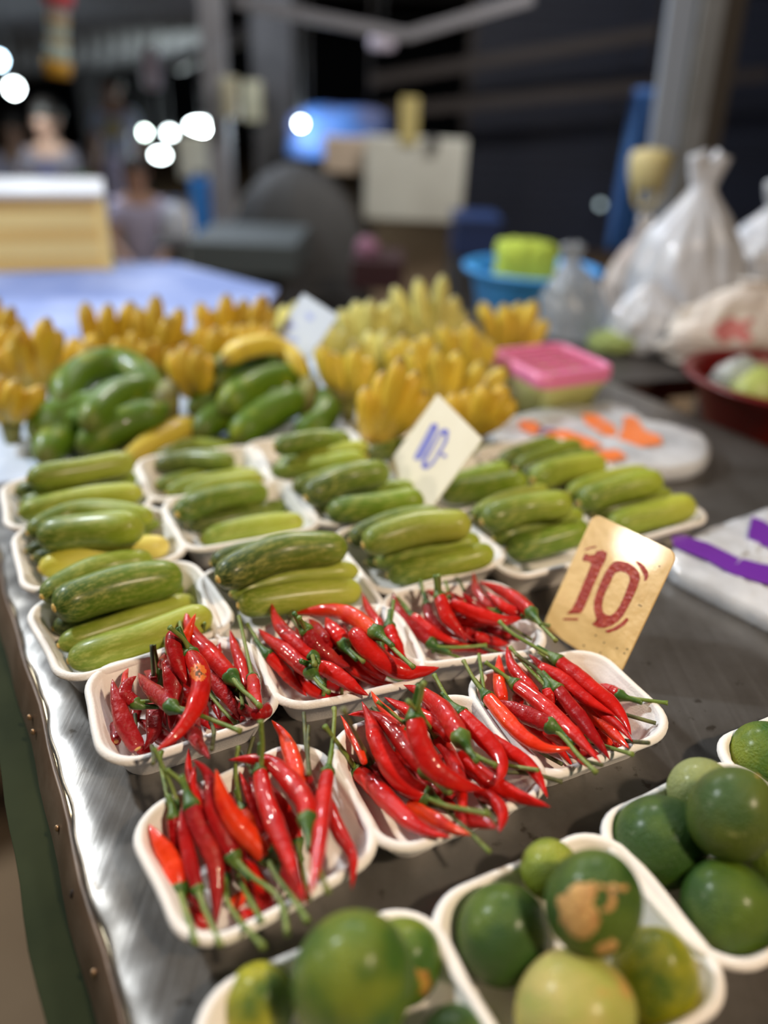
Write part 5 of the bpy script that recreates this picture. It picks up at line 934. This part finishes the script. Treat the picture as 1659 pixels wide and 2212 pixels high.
for sx in (-1, 1):
    for sy in (.05, .2): box('leg', (c[0]+sx*w*.42, 2.6+sy, (c[2]-h/2)/2), (.025, .025, c[2]-h/2), DARKP, e)
_p = Pd(793, 545, 2.7); cloth_lump('pink_bundle', (_p[0], 2.7, _st+.020), (.035, .03, .035), mat('pink_cloth', (.30, .14, .22), .7), 'small dusky pink bundle on the maroon stool', 'cloth', 13, .2, 3)
# ------------------------------------------------------------------ lamps that show
def bulb(px, Y, rpx, col, st, lab, wide=1.0, power=0):
    c = Pd(*px, Y); _, dd = project(c); r = rpx*float(dd)/F; e = empty('lamp', [c[0], c[1], c[2]+r]); tag(e, lab, 'lamp', 'bright lamps in the background')
    bm = bmesh.new(); bmesh.ops.create_uvsphere(bm, u_segments=20, v_segments=14, radius=r); bmesh.ops.transform(bm, matrix=Matrix.Translation(Vector(c)) @ Matrix.Diagonal((wide, 1, 1, 1)), verts=bm.verts[:])
    m = mat('glowing_bulb', (.9, .9, .9), .4, emit=col, es=st); frombm('bulb', bm, m, e, True)
    if power:
        l = bpy.data.lights.new('lamp_light', 'POINT'); l.energy = power; l.color = col; l.shadow_soft_size = .05; lo = bpy.data.objects.new('lamp_light', l); COL.objects.link(lo); lo.location = c-[0, 0, r*1.6]; lo.parent = e; lo.matrix_parent_inverse = e.matrix_world.inverted()
    sweep('socket', [c+[0, 0, r*.9], c+[0, 0, r*2.0]], [r*.5, r*.4], DARKP, e, seg=10); sweep('cord', [c+[0, 0, r*2], [c[0], c[1], 2.97]], [.006, .006], DARKP, e, seg=6)
CW_ = (.85, .98, 1.0)
bulb((30, 190), 5.0, 13, CW_, 28, 'round white lamp at the upper left', 1, 9); bulb((-4, 130), 4.6, 13, (.55, .8, 1.0), 26, 'bluish lamp cut by the left frame edge')
bulb((305, 286), 9, 7, (.8, 1, .9), 34, 'small greenish white lamp, lefthand of the background lamp row'.replace('lefthand of', 'beginning'), 2.0); bulb((367, 287), 9.2, 7, CW_, 22, 'dim white lamp in the middle of the background lamp row', 1.4); bulb((437, 272), 8.6, 10, CW_, 34, 'wide bright lamp beside the grey pole', 3.0, 60)
bulb((346, 335), 8.4, 7, CW_, 34, 'bright low lamp above the white jug', 2.0); bulb((650, 267), 4.7, 8, (.80, .93, 1.0), 30, 'round white lamp beside the blue tarpaulin bundle', 1, 6); bulb((1297, 442), 7.2, 6, (.6, .8, .85), 1.6, 'faint grey glass lamp against the navy shutter')
# hanging ornament and hanging white bags at the top left
orn = empty('hanging_ornament', Pd(125, 160, 3.2)); tag(orn, 'hanging tassel ornament, red top, pale teal and gold bands', 'ornament')
for y0, y1, r0, r1, col, nm in ((-20, 12, .052, .05, (.75, .10, .13), 'top_cap'), (12, 40, .036, .038, (.72, .70, .72), 'band'), (40, 58, .040, .036, (.60, .42, .14), 'band'), (58, 82, .036, .036, (.55, .72, .70), 'band'), (82, 96, .038, .038, (.60, .45, .18), 'band'), (96, 132, .038, .042, (.58, .74, .70), 'band'), (132, 165, .050, .044, (.80, .45, .05), 'tassel')):
    a, b = Pd(125, y0, 3.2), Pd(125, y1, 3.2); sweep(nm, [a, (a+b)/2, b], [r0, (r0+r1)/2, r1], mat('ornament_'+nm, col, .5, emit=None), orn, seg=16)
a = Pd(125, -20, 3.2); sweep('string', [a, [a[0], a[1], 2.99]], [.003, .003], DARKP, orn, seg=6)
for px, w, h, l, Y in (((328, 158), 40, 100, 'pale lilac strip hanging from the roof left of the grey pole', 4.5), ((826, 92), 55, 45, 'small pinkish white bag hanging from the roof truss', 4.6)):
    c = Pd(*px, Y); _, dd = project(c); k = float(dd)/F; o = cloth_lump('hanging_bag', tuple(c), (w*k/2, .03, h*k/2), mat('lilac_plastic', (.42, .38, .46), .5), l, 'bag', 17, .10, 2)
    sweep('string', [c+[0, 0, h*k*.45], [c[0], c[1], 2.97]], [.004, .004], DARKP, o, seg=6)
# grey angled tube fitting under the roof
for a, b in (((505, 2), (878, 78)), ((878, 78), (1150, -2))):
    o = beam(Pd(*a, 3.4), Pd(*b, 3.4), .045, .04, mat('truss_grey', (.20, .20, .22), .5)); o['kind'] = 'structure'
# ------------------------------------------------------------------ people at the far stall
SKIN = mat('skin', (.42, .25, .18), .6); HAIR = mat('hair', (.02, .016, .014), .5); EYE = mat('eye_dark', (.02, .02, .02), .3); LIP = mat('lip', (.35, .12, .10), .5)
def skinned(name, joints, edges, radii, m, par=None, sub=2, root=0):
    me = bpy.data.meshes.new(name); me.from_pydata([tuple(j) for j in joints], edges, []); me.update(); o = bpy.data.objects.new(name, me); COL.objects.link(o); me.materials.append(m)
    bm = bmesh.new(); bm.from_mesh(me); ly = bm.verts.layers.skin.verify(); bm.verts.ensure_lookup_table()
    for v, r in zip(bm.verts, radii): v[ly].radius = (r, r) if not isinstance(r, tuple) else r; v[ly].use_root = False
    bm.verts[root][ly].use_root = True; bm.to_mesh(me); bm.free()
    o.modifiers.new('skin', 'SKIN').use_smooth_shade = True; s = o.modifiers.new('sub', 'SUBSURF'); s.levels = sub; s.render_levels = sub
    if par: o.parent = par
    return o
def person(px_head, Y, pose, shirt, trousers, lab, facing=0., hair_long=False, trim=None, scale=1.0):
    hc = Pd(*px_head, Y); s = scale; e = empty('person', (hc[0], Y, 0)); e.matrix_world = Matrix.Translation((hc[0], Y, 0)) @ Matrix.Rotation(facing, 4, 'Z'); hz = hc[2]
    tag(e, lab, 'person'); J = []; E = []; R = []
    def add(p, r, pr=None): J.append(p); R.append(r); i = len(J)-1; (E.append((pr, i)) if pr is not None else None); return i
    # local frame: faces -Y
    nk = hz-.13*s; sh = hz-.20*s; hip = hz-.66*s
    pel = add((0, 0, hip), (.13*s, .10*s)); wa = add((0, -.01, hip+.2*s), (.115*s, .085*s), pel); chs = add((0, -.01, sh-.06*s), (.14*s, .09*s), wa); neck = add((0, 0, nk), .048*s, chs); hd = add((0, -.005, hz-.03*s), (.068*s, .078*s), neck); crown = add((0, 0, hz+.07*s), (.07*s, .085*s), hd)
    tips = []
    for sx in (-1, 1):
        s0 = add((sx*.15*s, 0, sh), .055*s, chs)
        if pose == 'sit_table': el, wr = (sx*.24*s, -.10*s, sh-.26*s), (sx*.06*s, -.30*s, sh-.30*s)
        elif pose == 'stand': el, wr = (sx*.22*s, .02, sh-.28*s), (sx*.22*s, -.08*s, sh-.50*s)
        else: el, wr = (sx*.20*s, -.12*s, sh-.24*s), (sx*.08*s, -.30*s, sh-.36*s)
        i = add(el, .042*s, s0); j = add(wr, .028*s, i); d = Vector(wr)-Vector(el); d.normalize(); pm = Vector(wr)+d*.05*s; k = add(tuple(pm), .034*s, j)
        side = Vector((0, 0, 1)).cross(d) if abs(d.z) < .8 else Vector((1, 0, 0)); side.normalize()
        for f, (o_, L_) in enumerate(((-.028, .070), (-.010, .080), (.010, .075), (.028, .060))):
            b = pm+side*o_*s+d*.03*s; b1 = add(tuple(b), .009*s, k); b2 = add(tuple(b+d*L_*.6*s+Vector((0, 0, -.01*s))), .008*s, b1); add(tuple(b+d*L_*s+Vector((0, 0, -.03*s))), .007*s, b2)
        t1 = add(tuple(pm-side*.04*s*sx), .010*s, k); add(tuple(pm-side*.06*s*sx+d*.04*s), .008*s, t1)
        h0 = add((sx*.09*s, 0, hip-.03), .085*s, pel)
        if pose == 'stand': kn, an = (sx*.10*s, -.01, hip*.52), (sx*.10*s, .01, .09)
        else: kn, an = (sx*.12*s, -.40*s, hip-.02), (sx*.12*s, -.38*s, .09)
        a = add(kn, .058*s, h0); b = add(an, .038*s, a); add((an[0], an[1]-.13*s, .04), .035*s, b)
    body = skinned('body', J, E, R, SKIN, e)
    # clothing shells
    tr_ = skinned('shirt', [(0, 0, hip), (0, -.01, hip+.2*s), (0, -.01, sh-.05*s), (-.15*s, 0, sh), (.15*s, 0, sh)]+[tuple(np.array(J[[k for k, q in enumerate(J) if abs(q[0]-sx*.15*s) < 1e-6 and abs(q[2]-sh) < 1e-6][0]+1])*.6+np.array((sx*.15*s, 0, sh))*.4) for sx in (-1, 1)], [(0, 1), (1, 2), (2, 3), (2, 4), (3, 5), (4, 6)], [(.145*s, .112*s), (.13*s, .10*s), (.155*s, .105*s), .068*s, .068*s, .062*s, .062*s], shirt, e)
    if pose == 'stand': TJ = [(0, 0, hip+.06), (-.1*s, 0, hip-.06), (-.10*s, -.01, hip*.52), (-.10*s, .01, .14), (.1*s, 0, hip-.06), (.10*s, -.01, hip*.52), (.10*s, .01, .14)]
    else: TJ = [(0, 0, hip+.06), (-.1*s, -.02, hip-.03), (-.12*s, -.40*s, hip-.02), (-.12*s, -.38*s, .14), (.1*s, -.02, hip-.03), (.12*s, -.40*s, hip-.02), (.12*s, -.38*s, .14)]
    skinned('trousers', TJ, [(0, 1), (1, 2), (2, 3), (0, 4), (4, 5), (5, 6)], [(.14*s, .11*s), .096*s, .07*s, .055*s, .096*s, .07*s, .055*s], trousers, e)
    def blob(name, c, r, m):
        bm = bmesh.new(); bmesh.ops.create_uvsphere(bm, u_segments=16, v_segments=12, radius=1); me = bpy.data.meshes.new(name); bmesh.ops.transform(bm, matrix=Matrix.Translation(c) @ Matrix.Diagonal((*r, 1)), verts=bm.verts[:]); bm.to_mesh(me); bm.free(); o = link(name, me, m); o.parent = e; return o
    blob('hair', (0, .022*s, hz+.045*s), (.088*s, .098*s, .092*s), HAIR)
    if hair_long: blob('hair', (0, .06*s, hz-.07*s), (.085*s, .05*s, .13*s), HAIR)
    for sx in (-1, 1): blob('eye', (sx*.028*s, -.076*s, hz+.005*s), (.010*s, .006*s, .006*s), EYE); blob('ear', (sx*.076*s, .0, hz-.005*s), (.010*s, .018*s, .027*s), SKIN)
    blob('nose', (0, -.088*s, hz-.018*s), (.012*s, .016*s, .020*s), SKIN); blob('mouth', (0, -.078*s, hz-.050*s), (.022*s, .006*s, .006*s), LIP)
    if trim: trim(e, hz, sh, hip, s, blob)
    return e, hip
WSH = mat('white_lilac_shirt', (.52, .50, .66), .7); NAV = mat('navy_top', (.035, .035, .12), .7); GB = mat('grey_blue_top', (.42, .50, .70), .7); LIL = mat('lilac_skirt', (.60, .60, .90), .7); DRK = mat('dark_trousers', (.04, .038, .045), .8); ORS = mat('tan_orange_scarf', (.55, .34, .16), .7)
def seat_for(e, hip, lab):
    q = e.matrix_world.translation; st = empty('stool', (q[0], q[1]+.02, 0)); tag(st, lab, 'stool'); box('seat', (q[0], q[1]+.02, hip-.135), (.3, .3, .03), DARKP, st)
    for sx in (-1, 1):
        for sy in (-1, 1): box('leg', (q[0]+sx*.12, q[1]+.02+sy*.12, (hip-.15)/2), (.03, .03, hip-.15), DARKP, st)
p1, h1 = person((28, 280), 6.2, 'sit_table', WSH, DRK, 'person in a white lilac top seated at the far left counter', .2, True, lambda e, hz, sh, hip, s, blob: blob('scarf', (0, .0, sh-.01), (.10, .09, .05), ORS))
p2, h2 = person((100, 262), 5.3, 'sit_table', mat('grey_brown_top', (.16, .14, .17), .7), DRK, 'person in a navy bib leaning bare arms on the far counter', -.1, False, lambda e, hz, sh, hip, s, blob: blob('bib', (0, -.05, sh-.2), (.10, .075, .17), NAV))
p3, h3 = person((240, 190), 7.5, 'stand', GB, DRK, 'standing person in a grey blue top with a yellow print', 0, False, lambda e, hz, sh, hip, s, blob: (blob('yellow_print', (0, -.085, sh-.12), (.09, .025, .07), mat('yellow_print', (.55, .45, .14), .6)), blob('skirt', (0, 0, hip-.08), (.17, .14, .30), LIL)))
p4, h4 = person((292, 375), 3.9, 'sit', mat('lilac_shirt', (.44, .42, .58), .7), DRK, 'seated person with black hair in a lilac shirt behind the crate', .3, True, None, .70)
seat_for(p1, h1, 'stool under the person in the white lilac top'); seat_for(p2, h2, 'stool under the person in the navy bib'); seat_for(p4, h4, 'low stool under the person in the lilac shirt')
# far counter they lean on
a, b = Pd(-120, 398, 4.85), Pd(205, 398, 4.85); cnt = empty('counter', ((a[0]+b[0])/2, 4.85, 0)); tag(cnt, 'white topped counter in front of the seated people', 'counter')
xw2 = b[0]-a[0]; box('worktop', ((a[0]+b[0])/2, 4.80, a[2]-.02), (xw2, .32, .03), mat('counter_white', (.55, .57, .62), .5), cnt); box('front_panel', ((a[0]+b[0])/2, 4.68, (a[2]-.04)/2), (xw2, .03, a[2]-.04), STEELG, cnt)
for sx in (-1, 1): box('leg', ((a[0]+b[0])/2+sx*xw2*.48, 4.9, (a[2]-.035)/2), (.04, .04, a[2]-.035), DARKP, cnt)
gl = Pd(180, 392, 4.75); cloth_lump('greens', (gl[0], 4.75, a[2]+.035), (.06, .05, .06), mat('bunch_green', (.05, .16, .03), .7), 'small green leafy bunch on the far white counter', 'vegetables', 21, .25, 5)
